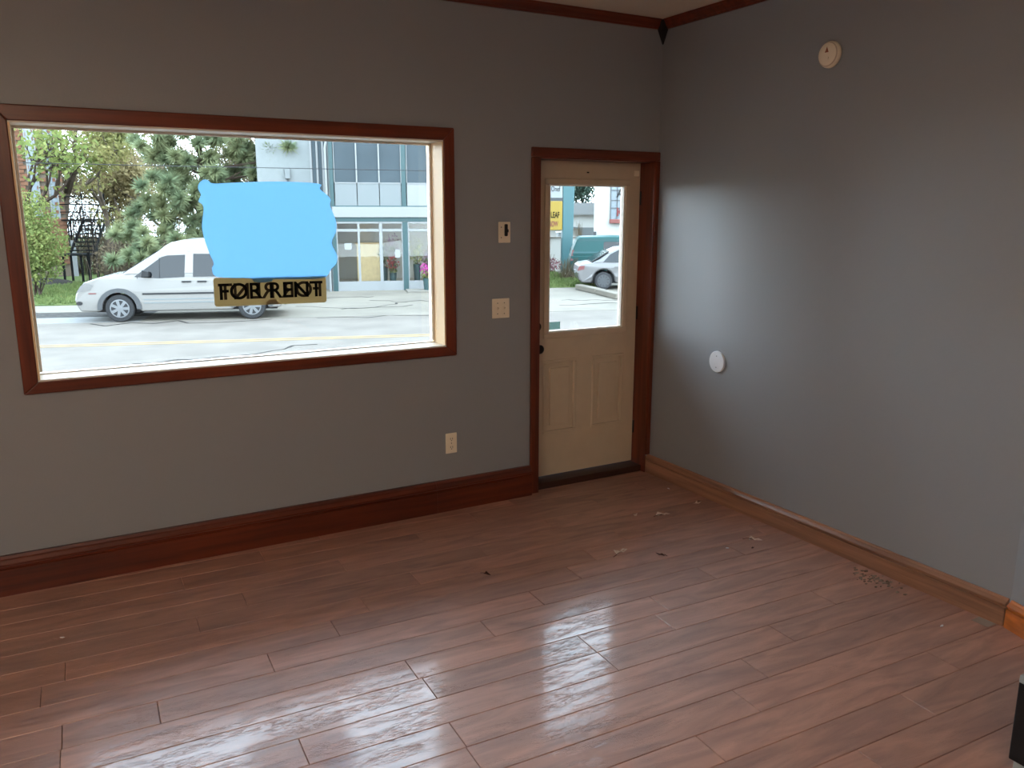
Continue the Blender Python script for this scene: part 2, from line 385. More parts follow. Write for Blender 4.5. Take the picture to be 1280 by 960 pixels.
# crown
CRP = [(0, 0), (.012, 0), (.015, .010), (.022, .014), (.034, .040), (.040, .045), (.045, .055), (0, .055)]
cz = 2.884
struct(MB().px([(-d, cz+z) for d, z in CRP], XL, 0).build('trim_1', wood), 'dark crown moulding on the front wall')
struct(MB().py([(-d, cz+z) for d, z in CRP], -2.506, 0).build('trim_2', wood), 'dark crown moulding on the right wall')
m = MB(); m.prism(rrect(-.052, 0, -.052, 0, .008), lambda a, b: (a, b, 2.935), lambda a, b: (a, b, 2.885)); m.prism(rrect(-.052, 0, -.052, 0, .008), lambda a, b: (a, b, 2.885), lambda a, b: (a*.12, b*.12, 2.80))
struct(m.build('trim_3', mat('shade-dark wood', (38, 30, 26), .5), bevel=.002), 'corner drop block of the crown moulding, shade painted in')  # shade in the ceiling corner is put into this dark colour

# ---- window_1
wd = struct(empty('window_1'), 'wide display window with mahogany casing and white jambs')
CW0, CW1, CZ0, CZ1 = -3.668, -1.468, .947, 2.228
def casing_piece(poly, mt): MB().prism(poly, lambda a, b: (a, -.001, b), lambda a, b: (a, -.020, b)).build('casing', mt, wd, bevel=.005)
casing_piece([(CW0, CZ1), (WX0, WZ1), (WX1, WZ1), (CW1, CZ1)], wood)
casing_piece([(CW0, CZ0), (WX0, WZ0), (WX1, WZ0), (CW1, CZ0)], wood)
casing_piece([(CW0, CZ0), (WX0, WZ0), (WX0, WZ1), (CW0, CZ1)], wood_v)
casing_piece([(CW1, CZ0), (WX1, WZ0), (WX1, WZ1), (CW1, CZ1)], wood_v)
box('sill', white_p, (WX0, WX1, -.015, .2, WZ0, WZ0+.008), wd)
box('head_jamb', white_p, (WX0, WX1, -.015, .2, WZ1-.008, WZ1), wd)
box('jamb', jamb_m, (WX0, WX0+.008, -.015, .2, WZ0+.008, WZ1-.008), wd)
box('jamb', jamb_m, (WX1-.008, WX1, -.015, .2, WZ0+.008, WZ1-.008), wd)
a0, a1, b0, b1 = WX0+.008, WX1-.008, WZ0+.008, WZ1-.008
box('pane', glass, (a0, a1, .150, .156, b0, b1), wd)
for q in ((a0, a1, .132, .149, b0, b0+.005), (a0, a1, .132, .149, b1-.012, b1), (a0, a0+.012, .132, .149, b0+.012, b1-.012), (a1-.012, a1, .132, .149, b0+.012, b1-.012)):
    box('glazing_bead', white_p, q, wd, .003)

# ---- door_1
dr = struct(empty('door_1'), 'cream half glazed entry door in mahogany casing')
box('casing', wood_v, (-.962, DX0, -.021, -.001, 0, DZ1), dr, .006)
box('casing', wood_v, (DX1, -.001, -.021, -.001, .126, DZ1), dr, .004)
box('casing', wood, (-.962, -.001, -.021, -.001, DZ1, 2.147), dr, .006)
box('jamb', wood_v, (DX0-.0, DX0+.006, -.015, .2, 0, DZ1), dr)
box('jamb', wood_v, (DX1-.006, DX1, -.015, .2, 0, DZ1), dr)
box('head_jamb', wood, (DX0+.006, DX1-.006, -.015, .2, DZ1-.006, DZ1), dr)
box('stop', wood, (DX0+.006, DX1-.006, .175, .2, DZ1-.03, DZ1-.006), dr); box('threshold', mat('dark oak threshold', (58, 32, 22), .5), (DX0+.006, DX1-.006, .02, .2, 0, .044), dr, .006)
SX0, SX1, SZ0, SZ1, SY = DX0+.010, DX1-.010, .05, 2.0825, .13
GX0, GX1, GZ0, GZ1 = -.752, -.166, 1.008, 1.94
m = MB(); y0, y1 = SY, SY+.044
m.box(SX0, GX0, y0, y1, SZ0, SZ1); m.box(GX1, SX1, y0, y1, SZ0, SZ1); m.box(GX0, GX1, y0, y1, GZ1, SZ1)
PZ0, PZ1 = .335, .83; PL = (-.785, -.525); PR = (-.398, -.138)
m.box(GX0, GX1, y0, y1, PZ1, GZ0); m.box(GX0, GX1, y0, y1, SZ0, PZ0)
# between: stile, with the panels' sunk fields behind
m2 = MB(); m2.box(SX0, PL[0], y0, y1, PZ0, PZ1)
m.box(GX0, GX1, y0+.010, y1, PZ0, PZ1)
sl = m.build('door_slab', cream, dr)
for (pa, pb) in (PL, PR):   # embossed panel: ogee border ring and raised field proud of the face
    mm = MB(); r = .02
    for q in ((pa, pb, PZ1-r, PZ1), (pa, pb, PZ0, PZ0+r), (pa, pa+r, PZ0+r, PZ1-r), (pb-r, pb, PZ0+r, PZ1-r)): mm.box(q[0], q[1], y0-.007, y0+.02, q[2], q[3])
    mm.box(pa+.055, pb-.055, y0-.005, y0+.02, PZ0+.055, PZ1-.055)
    mm.build('door_panel', cream, dr, bevel=.005)
m = MB(); m.box(PL[1], PR[0], y0, y0+.01, PZ0, PZ1); m.build('mullion', cream, dr)
fr = .035; m = MB()
for q in ((GX0-fr, GX1+fr, GZ1, GZ1+fr), (GX0-fr, GX1+fr, GZ0-fr, GZ0), (GX0-fr, GX0, GZ0, GZ1), (GX1, GX1+fr, GZ0, GZ1)): m.box(q[0], q[1], y0-.014, y0-.0005, q[2], q[3])
m.build('pane_frame', cream, dr, bevel=.005)
m = MB()
for q in ((GX0, GX1, GZ1-.01, GZ1), (GX0, GX1, GZ0, GZ0+.01), (GX0, GX0+.01, GZ0+.01, GZ1-.01), (GX1-.01, GX1, GZ0+.01, GZ1-.01)): m.box(q[0], q[1], y0-.004, y0+.02, q[2], q[3])
m.build('pane_bead', white_p, dr)
box('pane', glass, (GX0, GX1, y0+.021, y0+.026, GZ0, GZ1), dr)
box('pane_sticker', vinyl('grey translucent sticker', (150, 170, 165), .8), (-.745, -.645, y0+.017, y0+.0205, GZ0+.018, GZ0+.066), dr)['label'] = 'grey sticker in the lower corner of the glass'
for z in (1.055, .915):
    prof = [(.032, 0), (.032, .006), (.026, .010), (.012, .012), (.011, .030), (.022, .036), (.029, .046), (.029, .054), (.022, .062), (.004, .064)] if z < 1 else [(.032, 0), (.032, .008), (.028, .018), (.016, .02), (.004, .021)]
    o = MB().lathe([(r, -h) for r, h in prof], (-.838, y0, z), 'y', 20).build('door_knob' if z < 1 else 'deadbolt', bronze, dr, smooth=True); o['label'] = 'dark bronze '+('round knob' if z < 1 else 'deadbolt rose')
for z in (1.86, 1.1, .3): MB().lathe([(.007, -.045), (.007, .045)], (SX1+.003, y0-.008, z), 'z', 10).build('hinge', bronze, dr)
o = box('contact_sensor', ivory, (SX1-.055, SX1-.018, y0-.014, y0, 2.0, 2.035), dr, .003)
box('viewer_button', bronze, (-.47, -.455, y0-.004, y0, 2.012, 2.02), dr)

# ================================================================== WALL FITTINGS
def plate(name, label, cat, cx, cz, w_, h_, loc_y=0):
    t = thing(name, label, cat, (cx, 0, cz)); MB().py(rrect(-w_/2, w_/2, -h_/2, h_/2, .004), -.006, -.0005).build('plate', ivory, t, bevel=.0025); return t
t = plate('key_switch', 'small ivory wall plate with a black vertical lever, beside the door at head height', 'switch', -1.142, 1.653, .080, .122)
MB().py(rrect(-.002, .018, -.022, .048, .006), -.016, -.006).build('lever', dark_slot, t, bevel=.003)
MB().py(rrect(.012, .024, .0, .018, .004), -.013, -.006).build('latch', dark_slot, t)
for x, z in ((-.022, .03), (-.022, -.03)): MB().lathe([(.003, -.001), (.003, .0)], (x, -.0065, z), 'y', 8).build('screw', bronze, t)
t = plate('light_switch', 'square ivory double toggle switch plate left of the door, below the key plate', 'switch', -1.167, 1.205, .118, .118)
for x in (-.023, .023):
    MB().py(rrect(x-.006, x+.006, -.013, .013, .002), -.008, -.006).build('toggle_slot', ivory, t)
    MB().prism([(x-.004, -.004), (x+.004, -.004), (x+.004, .008), (x-.004, .008)], lambda a, b: (a, -.008, b), lambda a, b: (a, -.020, b-.006)).build('toggle', ivory, t, bevel=.001)
    for z in (-.032, .032): MB().lathe([(.003, -.001), (.003, 0)], (x, -.0065, z), 'y', 8).build('screw', bronze, t)
t = plate('wall_outlet', 'ivory duplex power outlet low on the wall between window and door', 'outlet', -1.507, .413, .074, .125)
for z in (.026, -.026):
    f_ = MB().py(rrect(-.017, .017, z-.014, z+.014, .009), -.0085, -.006).build('receptacle', ivory, t, bevel=.001)
    m = MB(); m.box(-.008, -.0055, -.0092, -.008, z-.003, z+.008); m.box(.0055, .008, -.0092, -.008, z-.003, z+.008); m.lathe([(.0028, -.0092), (.0028, -.008)], (0, 0, z-.009), 'y', 8); m.build('slot', dark_slot, f_)
MB().lathe([(.003, -.001), (.003, 0)], (0, -.0065, 0), 'y', 8).build('screw', bronze, t)
t = thing('smoke_detector', 'round cream smoke detector with a small rust red mark, high on the right wall', 'detector', (0, -1.312, 2.542))
MB().lathe([(.064, -.0005), (.064, -.012), (.060, -.022), (.052, -.030), (.030, -.034), (.004, -.035)], (0, 0, 0), 'x', 32).build('housing', ivory, t, smooth=True)
MB().lathe([(.058, -.0245), (.056, -.027), (.054, -.0285)], (0, 0, 0), 'x', 32).build('vent_ring', cream, t)
MB().prism([(-.012, .008), (.010, .008), (-.001, .034)], lambda a, b: (-.030, a, b), lambda a, b: (-.0355, a, b)).build('warning_mark', mat('rust red print', (150, 84, 50), .6), t)
MB().lathe([(.006, -.034), (.006, -.037)], (0, -.01, -.02), 'x', 12).build('test_button', ivory, t)
t = thing('cover_disc', 'flat white round cover plate at mid height on the right wall', 'cover', (0, -.633, .877))
MB().lathe([(.066, -.0005), (.066, -.007), (.062, -.011), (.004, -.0115)], (0, 0, 0), 'x', 36).build('disc', white_pl, t)
for y, z in ((0, .035), (0, -.035)): MB().lathe([(.004, -.011), (.004, -.0125)], (0, y, z), 'x', 8).build('screw', grey_p, t)

# black cabinet at the right picture edge
t = thing('floor_cabinet', 'low black cabinet with grey plinth at the right edge of the picture', 'cabinet', (-.995, -3.075, 0))
box('plinth', grey_p, (.012, .50, -.60, -.012, 0, .065), t); box('body', black_p, (0, .51, -.62, 0, .065, .335), t, .004); box('top', grey_p, (-.0, .515, -.63, 0, .335, .36), t, .003)
box('side_panel', black_p, (-.006, .0, -.58, -.02, .085, .315), t)

# added fill lights, unseen behind the viewpoint, to brighten the room
for i, (x, y) in enumerate(((-5.3, -4.4), (-4.0, -5.6))):
    t = thing('fill_lamp', 'added fill light box, unseen behind the viewpoint', 'lamp', (x, y, H), group='added fill lights behind the viewpoint')
    box('canopy', white_p, (-.08, .08, -.08, .08, -.03, -.001), t)
    for q in (-.4, .4): MB().tube([(q*.15, 0, -.03), (q, 0, -.23)], .004, 6).build('suspension_wire', trim_dark, t)
    box('frame', white_p, (-.6, .6, -.6, .6, -.245, -.23), t); box('diffuser', fill_glow, (-.58, .58, -.58, .58, -.30, -.2455), t); box('uplight', fill_up, (-.58, .58, -.58, .58, -.2295, -.21), t)

# debris on the floor
def scrap(x, y, s, lab, rz, dark=False, nm='dry_leaf'):
    s *= 1.5
    t = thing(nm, lab, 'leaf', (x, y, 0), rz); m = MB(); n = 7; pts = []
    for k in range(n):
        a = 2*PI*k/n; r = s*random.uniform(.55, 1.1)*(1.5 if k % 3 == 0 else .8); pts.append((r*math.cos(a), r*.6*math.sin(a), abs(math.sin(a*1.5))*s*.55+.002))
    for k in range(n):
        p, q = pts[k], pts[(k+1) % n]; cc = (0, 0, s*.22+.002); m.prism([(0, 0), (1, 0), (0, 1)], lambda a, b, p=p, q=q, cc=cc: tuple(cc[i]+(p[i]-cc[i])*a+(q[i]-cc[i])*b for i in range(3)), lambda a, b, p=p, q=q, cc=cc: tuple(cc[i]+(p[i]-cc[i])*a+(q[i]-cc[i])*b+(.0012 if i == 2 else 0) for i in range(3)))
    m.build('blade', leaf_dark if dark else leaf_dry, t)
    MB().tube([(s*.2, 0, s*.2+.002), (s*1.1, s*.3, s*.35+.002), (s*1.9, s*.2, .003)], .0016, 5).build('stem', leaf_dark, t)
    return t
SCR = [(-.16, -.688, .022, 'pale curled leaf scrap on the floor nearest the right baseboard', .4), (-.466, -.735, .022, 'pale pointed leaf scrap on the floor in front of the door hinge side', 2.8),
       (-.618, -.664, .017, 'small brown leaf scrap on the floor in front of the door, left of two', 1.1), (-1.018, -1.053, .024, 'largest pale leaf scrap on the floor, just above the bright door reflection', 3.4),
       (-.853, -1.178, .013, 'tiny dark leaf scrap right of the largest one on the floor', 5.4), (-.272, -1.273, .021, 'dark leaf scrap with upright stem on the floor below the white cover disc', 2.2),
       (-.364, -1.351, .008, 'tiny dark crumb of leaf on the floor below the stemmed scrap', .5), (-1.758, -.942, .014, 'flat dark leaf scrap on the floor left of the door reflection', 2.)]
for i, (x, y, s_, lab, rz) in enumerate(SCR): scrap(x, y, s_, lab, rz, dark=i in (4, 6, 7))
def chip(x, y, s, lab, nm='paint_chip'):
    m = MB(); n = 6; p = [(s*random.uniform(.6, 1.1)*math.cos(2*PI*k/n), s*.5*random.uniform(.6, 1.1)*math.sin(2*PI*k/n)) for k in range(n)]
    m.pz(p, .0006, .003); o = m.build(nm, plaster_m if 'plaster' in lab else white_pl); o.location = (x, y, 0); o.rotation_euler.z = random.uniform(0, 3); tag(o, lab, 'debris'); return o
chip(-.118, -.368, .012, 'small pale chip on the floor by the right wall near the door')
chip(-3.62, -.60, .010, 'small white crumb on the floor below the left end of the window')
chip(-.26, -2.37, .014, 'thin white chip on the floor near the orange baseboard')
chip(-.475, -1.277, .012, 'faint pale fleck on the floor left of the stemmed leaf')
pm = MB()
for k in range(70):
    u = random.gauss(0, .5); x = -.115+random.gauss(0, .028); y = -1.92+u*.13; s = random.uniform(.004, .014); n = 5
    x = min(x, -.045)
    a0_ = random.uniform(0, 6)
    pm.pz([(x+s*math.cos(a0_+2*PI*q/n), y+s*.6*math.sin(a0_+2*PI*q/n)) for q in range(n)], .0004, random.uniform(.0015, .004))
tag(pm.build('plaster_smear', plaster_m), 'crusty smear of dried plaster on the floor along the right baseboard', 'debris', kind='stuff')
box('paint_patch', mat('pale dust', (150, 136, 124), .9), (-.095, -.035, -2.475, -2.40, .0003, .0016)); tag(bpy.data.objects['paint_patch'], 'thin pale patch on the floor at the end of the right baseboard', 'debris')

# ================================================================== WINDOW SIGNS
BL = [(-2.789, 1.929), (-2.812, 1.91), (-2.818, 1.883), (-2.807, 1.853), (-2.821, 1.823), (-2.799, 1.793), (-2.814, 1.686), (-2.789, 1.57), (-2.77, 1.515), (-2.78, 1.484), (-2.756, 1.443), (-2.598, 1.43), (-2.576, 1.412), (-2.528, 1.405), (-2.48, 1.41), (-2.455, 1.42), (-2.212, 1.415), (-2.158, 1.463), (-2.126, 1.496), (-2.12, 1.538), (-2.147, 1.605), (-2.119, 1.671), (-2.12, 1.729), (-2.147, 1.803), (-2.145, 1.843), (-2.198, 1.891), (-2.205, 1.919), (-2.418, 1.926), (-2.621, 1.918), (-2.742, 1.911), (-2.767, 1.925)]
def smooth_poly(p, n=4):
    out = []; L = len(p)
    for i in range(L):
        a, b, c, d = (Vector(p[(i+k) % L]) for k in (-1, 0, 1, 2))
        for q in range(n):
            t = q/n; out.append(tuple(.5*((2*b)+(c-a)*t+(2*a-5*b+4*c-d)*t*t+(3*b-a-3*c+d)*t**3)))
    return out
o = MB().py([(a+2.47, b-1.67) for a, b in smooth_poly(BL)], .1275, .1290).build('sign_standin', blue_v); o.location = (-2.47, 0, 1.67)  # added sheet standing in for a sign that is painted over
tag(o, 'large pale blue sheet with wavy edges, stand-in for a painted-over sign in the display window', 'sign')
t = thing('rent_sign', 'tan FOR RENT card with both sides lettering showing through, below the blue sheet', 'sign', (-2.482, .138, 1.357)); t.rotation_euler = (0, math.radians(.7), 0)
MB().py(rrect(-.296, .296, -.072, .077, .014), -.0005, .0).build('card', tan_v, t)
ghost = mat('ink showing through', (44, 36, 26), .7, .1)
text('FOR RENT', .118, ink, t, (0, -.0014, .0), (PI/2, 0, 0), off=.002, sx=1.0)
text('FOR RENT', .118, ghost, t, (0, -.0007, .0), (PI/2, 0, 0), off=.002, sx=-1.0)['label'] = 'reversed lettering of the outer side showing through'
MB().py([(-.035, -.071), (.035, -.071), (.018, -.045), (-.018, -.045)], -.0009, -.0006).build('tape_tab', tan_v, t)

# ================================================================== OUTSIDE  (street frame: S along the street, N across it)
A = math.radians(17.5); sv = Vector((math.cos(A), -math.sin(A), 0)); nv_ = Vector((math.sin(A), math.cos(A), 0)); G = -.75
def sp(S, N, z=G): p = sv*S+nv_*N; return (p.x, p.y, z)
def ground(name, S0, S1, N0, N1, z, m, lab, th=.2):
    o = MB().box(S0, S1, N0, N1, z-th, z).build(name, m); o.rotation_euler.z = -A; return struct(o, lab)
ground('street', -60, 60, 8.7, 15.1, G, asphalt, 'pale worn asphalt street')
st = bpy.data.objects['street']
for n_ in (11.52, 11.72): MB().box(-60, 60, n_, n_+.10, G+.001, G+.006).build('centre_line', yellow_l, st)
ground('forecourt', -60, 60, 1.4, 8.7, G-.005, concrete, 'pale concrete apron before the shop')
ground('parking_lot', -6.6, 60, 15.1, 70, G+.006, concrete, 'cracked concrete lot before the storefront')
ground('road_shoulder', -60, -6.6, 15.1, 16.2, G+.004, mat('shoulder asphalt', (96, 95, 93), .95, .2, var=.1), 'grey asphalt shoulder beside the street')
ground('gravel_verge', -60, -6.6, 16.2, 17.2, G+.008, gravel_m, 'grey gravel verge at the street edge')
ground('sidewalk', -60, -6.6, 17.2, 18.8, G+.02, walk_m, 'pale sidewalk strip before the lawn')
ground('lawn', -60, -6.6, 18.8, 80, G+.05, grass_m, 'green lawn left of the white van')
gl = bpy.data.objects['lawn']
# asphalt cracks as thin dark seams in the lot and street
def crack(S, N, ln, ang, parent, z, wdt=.035):
    m = MB(); x, y = S, N; p = []
    for k in range(9):
        p.append((x, y)); a = ang+random.gauss(0, .5); x += ln/8*math.cos(a); y += ln/8*math.sin(a)
    for (x0, y0), (x1, y1) in zip(p, p[1:]):
        d = Vector((x1-x0, y1-y0)).normalized(); q = Vector((-d.y, d.x))*wdt*random.uniform(.3, 1)
        m.pz([(x0-q.x, y0-q.y), (x1-q.x, y1-q.y), (x1+q.x, y1+q.y), (x0+q.x, y0+q.y)], z, z+.004)
    return m.build('crack', MATS['mulch'], parent)
for a in ((-3.2, 17.5, 3.5, .05), (-2.0, 16.6, 2.6, .2), (-1.2, 18.6, 2.4, -.1), (-3.0, 19.6, 2.2, .1), (3.8, 16.4, 2.6, .15), (4.2, 17.6, 2.0, -.2)): crack(*a, bpy.data.objects['parking_lot'], G+.006)
for a in ((-5.5, 9.4, 3.0, .05), (-3.8, 9.9, 1.8, .6), (-1.8, 10.4, 2.0, .1), (-7.6, 14.9, 5, 0), (-2.6, 14.95, 5, 0)): crack(*a, st, G+.001)

# ---------------------------------------------------------------- vehicles
def arc(cx, cz, r, n=10): return [(cx+r*math.cos(PI*k/n), cz+r*math.sin(PI*k/n)) for k in range(n+1)]     # right to left over the top
def wheel(root, x, y, r, side, rimr, w_=.2, spokes=7, tm=tyre_m, rm=rim_m):
    """axis along local y; side -1 faces the street"""
    e = MB().lathe([(r*.72, side*w_*.5), (r*.93, side*w_*.5), (r, side*w_*.36), (r, -side*w_*.36), (r*.9, -side*w_*.5), (r*.5, -side*w_*.5)], (x, y, r), 'y', 28).build('wheel', tm, root, smooth=False)
    MB().lathe([(rimr, side*w_*.44), (rimr*1.03, side*w_*.52), (rimr*.92, side*w_*.53), (rimr*.88, side*w_*.44)], (x, y, r), 'y', 28).build('rim', rm, e)
    m = MB()
    for k in range(spokes):
        a = 2*PI*k/spokes; ca, sa = math.cos(a), math.sin(a); ww = rimr*.17
        pts = [(rimr*.15, -ww*.8), (rimr*.9, -ww), (rimr*.9, ww), (rimr*.15, ww*.8)]
        m.prism([(x+u*ca-v*sa, r+u*sa+v*ca) for u, v in pts], lambda p, q: (p, y+side*w_*.45, q), lambda p, q: (p, y+side*w_*.51, q))
    m.build('spokes', rm, e)
    MB().lathe([(rimr*.28, side*w_*.44), (rimr*.26, side*w_*.54), (.01, side*w_*.55)], (x, y, r), 'y', 16).build('hub_cap', rm, e)
def side_poly(root, name, poly, m, hw, side, out=.006, th=.012):
    """panel lying on the body side: hw(z) gives the half width"""
    return MB().prism(poly, lambda a, b: (a, side*(hw(b)+out), b), lambda a, b: (a, side*(hw(b)+out-th), b)).build(name, m, root)
def car_body(root, low, upp, hw, paint, bev=.04):
    m = MB()
    m.prism(low, lambda a, b: (a, -hw(b), b), lambda a, b: (a, hw(b), b))
    m.build('body', paint, root, bevel=bev, seg=3)
    m = MB(); m.prism(upp, lambda a, b: (a, -hw(b), b), lambda a, b: (a, hw(b), b)); m.build('cabin', paint, root, bevel=bev*1.3, seg=3)

vr = thing('delivery_van', 'white compact high roof van parked across the street behind the window signs', 'van', sp(-7.92, 15.95), -A)
hwv = lambda z: .885-.02*max(0, .45-z) if z < 1.0 else .885-(z-1.0)*.19
WB0, WB1 = .93, 3.84
low = [(.10, .26), (.03, .40), (.0, .52), (.03, .66), (.12, .80), (.22, .92), (.55, 1.03), (1.0, 1.09), (1.25, 1.10), (4.52, 1.10), (4.58, .9), (4.58, .45), (4.50, .28)]
low += [(4.22, .26)]+arc(WB1, .32, .375)[0:]+[(3.4, .24), (1.4, .24)]+arc(WB0, .32, .375)+[(.5, .25)]
upp = [(.98, 1.06), (1.83, 1.60), (1.98, 1.72), (2.12, 1.80), (2.40, 1.855), (3.0, 1.88), (4.2, 1.86), (4.36, 1.80), (4.47, 1.5), (4.54, 1.06)]
car_body(vr, low, upp, hwv, white_l, .035)
for s_ in (-1, 1):
    side_poly(vr, 'front_window', [(1.30, 1.035), (1.42, 1.02), (1.84, .995), (2.38, 1.02), (2.42, 1.52), (2.02, 1.505), (1.90, 1.47)], car_glass, hwv, s_)
    side_poly(vr, 'sliding_door_window', [(2.57, 1.02), (3.42, 1.02), (3.42, 1.53), (2.60, 1.54)], car_glass, hwv, s_)
    side_poly(vr, 'rear_window', [(3.58, 1.02), (4.30, 1.02), (4.24, 1.52), (3.58, 1.53)], car_glass, hwv, s_)
    for x in (1.36, 2.505, 3.50): side_poly(vr, 'door_seam', [(x-.006, .30), (x+.006, .30), (x+.006, 1.06 if x < 2 else 1.6), (x-.006, 1.06 if x < 2 else 1.6)], trim_dark, hwv, s_, .002, .004)
    side_poly(vr, 'window_pillar', [(1.835, 1.0), (1.855, 1.0), (1.865, 1.46), (1.85, 1.46)], trim_dark, hwv, s_, .010, .01)
    side_poly(vr, 'side_moulding', [(1.44, .62), (3.40, .62), (3.40, .66), (1.44, .66)], trim_dark, hwv, s_, .012, .02)
    for z in (.50, .42): side_poly(vr, 'body_crease', [(1.46, z), (3.38, z), (3.38, z+.025), (1.46, z+.025)], panel_l, hwv, s_, .006, .014)
    for x in (2.32, 2.66): side_poly(vr, 'door_handle', [(x, .89), (x+.2, .89), (x+.2, .925), (x, .925)], trim_dark, hwv, s_, .02, .03)
    side_poly(vr, 'side_marker', [(.30, .655), (.46, .655), (.46, .68), (.30, .68)], red_l, hwv, s_, .008, .01)
    side_poly(vr, 'headlight', [(.05, .70), (.34, .74), (.42, .86), (.24, .915), (.14, .83)], lamp_m, hwv, s_, .006, .03)
    side_poly(vr, 'fog_lamp', [(.09+.07*math.cos(k*PI/5), .45+.045*math.sin(k*PI/5)) for k in range(10)], trim_dark, hwv, s_, .006, .02)
    side_poly(vr, 'tail_light', [(4.42, .72), (4.55, .72), (4.52, 1.3), (4.44, 1.3)], red_l, hwv, s_, .006, .02)
    o = MB().prism([(-.09, -.07), (.08, -.07), (.10, .06), (-.06, .10)], lambda a, b: (1.56+a, s_*.92, 1.09+b), lambda a, b: (1.56+a*.9, s_*1.06, 1.10+b)).build('wing_mirror', trim_dark, vr, bevel=.015)
    for wx in (WB0, WB1):
        ring = [(wx+.475*math.cos(PI*k/12*1.04-.06), .32+.46*math.sin(PI*k/12*1.04-.06)) for k in range(13)]+[(wx+.37*math.cos(PI*k/12*1.04-.06), .32+.365*math.sin(PI*k/12*1.04-.06)) for k in range(12, -1, -1)]
        side_poly(vr, 'arch_flare', ring, trim_grey, hwv, s_, .025, .05)
        wheel(vr, wx, s_*.79, .315, s_, .205)
    MB().box(.4, 4.4, -.7, .7, .22, .5).build('underbody', trim_dark, vr) if s_ == 1 else None
m = MB(); m.face([(1.05, -.80, 1.125), (1.05, .80, 1.125), (1.84, .70, 1.625), (1.84, -.70, 1.625)]); o = m.build('windscreen', car_glass, vr); o.modifiers.new('t', 'SOLIDIFY').thickness = .02
box('grille', trim_dark, (-.012, .05, -.5, .5, .5, .62), vr, .01); box('rear_pane', car_glass, (4.52, 4.56, -.62, .62, 1.12, 1.5), vr, .01)
box('bumper', trim_grey, (4.55, 4.64, -.8, .8, .32, .52), vr, .03)

# silver car: rear at left
cr = thing('silver_sedan', 'silver sedan parked on the lot seen through the door glass', 'car', sp(5.72, 21.5), -A-.2)
hwc = lambda z: .87-.03*max(0, .4-z)*2 if z < .80 else .87-(z-.8)*.42
low = [(.16, .22), (.05, .34), (.0, .55), (.05, .74), (.14, .82), (.42, .87), (.80, .90), (3.4, .88), (4.2, .76), (4.45, .60), (4.48, .35), (4.40, .24), (4.02, .24)]+arc(3.65, .30, .36)+[(3.2, .22), (1.25, .22)]+arc(.86, .30, .36)+[(.46, .22)]
upp = [(.42, .85), (.72, .98), (1.05, 1.20), (1.35, 1.34), (1.75, 1.41), (2.2, 1.41), (2.6, 1.33), (3.45, .86)]
car_body(cr, low, upp, hwc, silver_m, .05)
for s_ in (-1, 1):
    side_poly(cr, 'rear_side_window', [(.84, .89), (1.62, .89), (1.62, 1.32), (1.36, 1.28), (1.08, 1.14)], car_glass, hwc, s_)
    side_poly(cr, 'front_side_window', [(1.70, .89), (3.0, .89), (2.52, 1.28), (1.70, 1.32)], car_glass, hwc, s_)
    side_poly(cr, 'tail_light', [(.0, .62), (.22, .66), (.24, .78), (.06, .76)], red_l, hwc, s_, .003, .03)
    side_poly(cr, 'headlight', [(4.1, .62), (4.42, .58), (4.36, .70), (4.1, .74)], lamp_m, hwc, s_, .008, .03)
    for x in (1.45, 2.66): side_poly(cr, 'door_seam', [(x-.006, .28), (x+.006, .28), (x+.006, .88), (x-.006, .88)], trim_grey, hwc, s_, .002, .004)
    for x in (1.2, 2.35): side_poly(cr, 'door_handle', [(x, .72), (x+.18, .72), (x+.18, .75), (x, .75)], silver_m, hwc, s_, .02, .03)
    for wx in (.86, 3.65): wheel(cr, wx, s_*.775, .285, s_, .20, spokes=10, rm=trim_grey)
MB().box(.3, 4.2, -.68, .68, .2, .5).build('underbody', trim_dark, cr)
m = MB(); m.face([(.48, -.78, .90), (.48, .78, .90), (1.05, .66, 1.225), (1.05, -.66, 1.225)]); o = m.build('rear_pane', car_glass, cr); o.modifiers.new('t', 'SOLIDIFY').thickness = .03
box('number_plate', paper, (-.02, .02, -.16, .16, .5, .6), cr)
# teal minivan behind it
tv = thing('teal_minivan', 'teal green van parked behind the silver sedan, seen through the door glass', 'van', sp(6.60, 25.4), -A-.24)
hwt = lambda z: .9 if z < .9 else .9-(z-.9)*.16
low = [(.12, .25), (.0, .40), (.0, .70), (.04, .90), (4.55, .92), (4.8, .8), (4.85, .4), (4.7, .25), (4.3, .25)]+arc(3.95, .31, .37)+[(3.5, .24), (1.35, .24)]+arc(.95, .31, .37)+[(.5, .25)]
upp = [(.04, .88), (.14, 1.18), (.28, 1.50), (.40, 1.57), (1.6, 1.60), (3.0, 1.57), (3.5, 1.42), (4.3, .90)]
car_body(tv, low, upp, hwt, teal_v, .04)
for s_ in (-1, 1):
    side_poly(tv, 'rear_quarter_window', rrect(1.25, 1.95, 1.06, 1.40, .06), car_glass, hwt, s_)
    side_poly(tv, 'side_window', [(2.1, 1.04), (3.85, 1.04), (3.4, 1.38), (2.1, 1.42)], car_glass, hwt, s_)
    for z in (.70, 1.0, 1.44): side_poly(tv, 'body_crease', [(.12 if z < 1.4 else .3, z), (4.2 if z < 1.0 else 2.0, z), (4.2 if z < 1.0 else 2.0, z+.025), (.12 if z < 1.4 else .3, z+.025)], teal_p if z != 1.0 else sign_teal, hwt, s_, .01, .02)
    side_poly(tv, 'tail_light', [(.02, .7), (.12, .7), (.16, 1.1), (.09, 1.1)], red_l, hwt, s_, .006, .02)
    for wx in (.95, 3.95): wheel(tv, wx, s_*.81, .31, s_, .2)
MB().box(.3, 4.6, -.7, .7, .2, .5).build('underbody', trim_dark, tv)

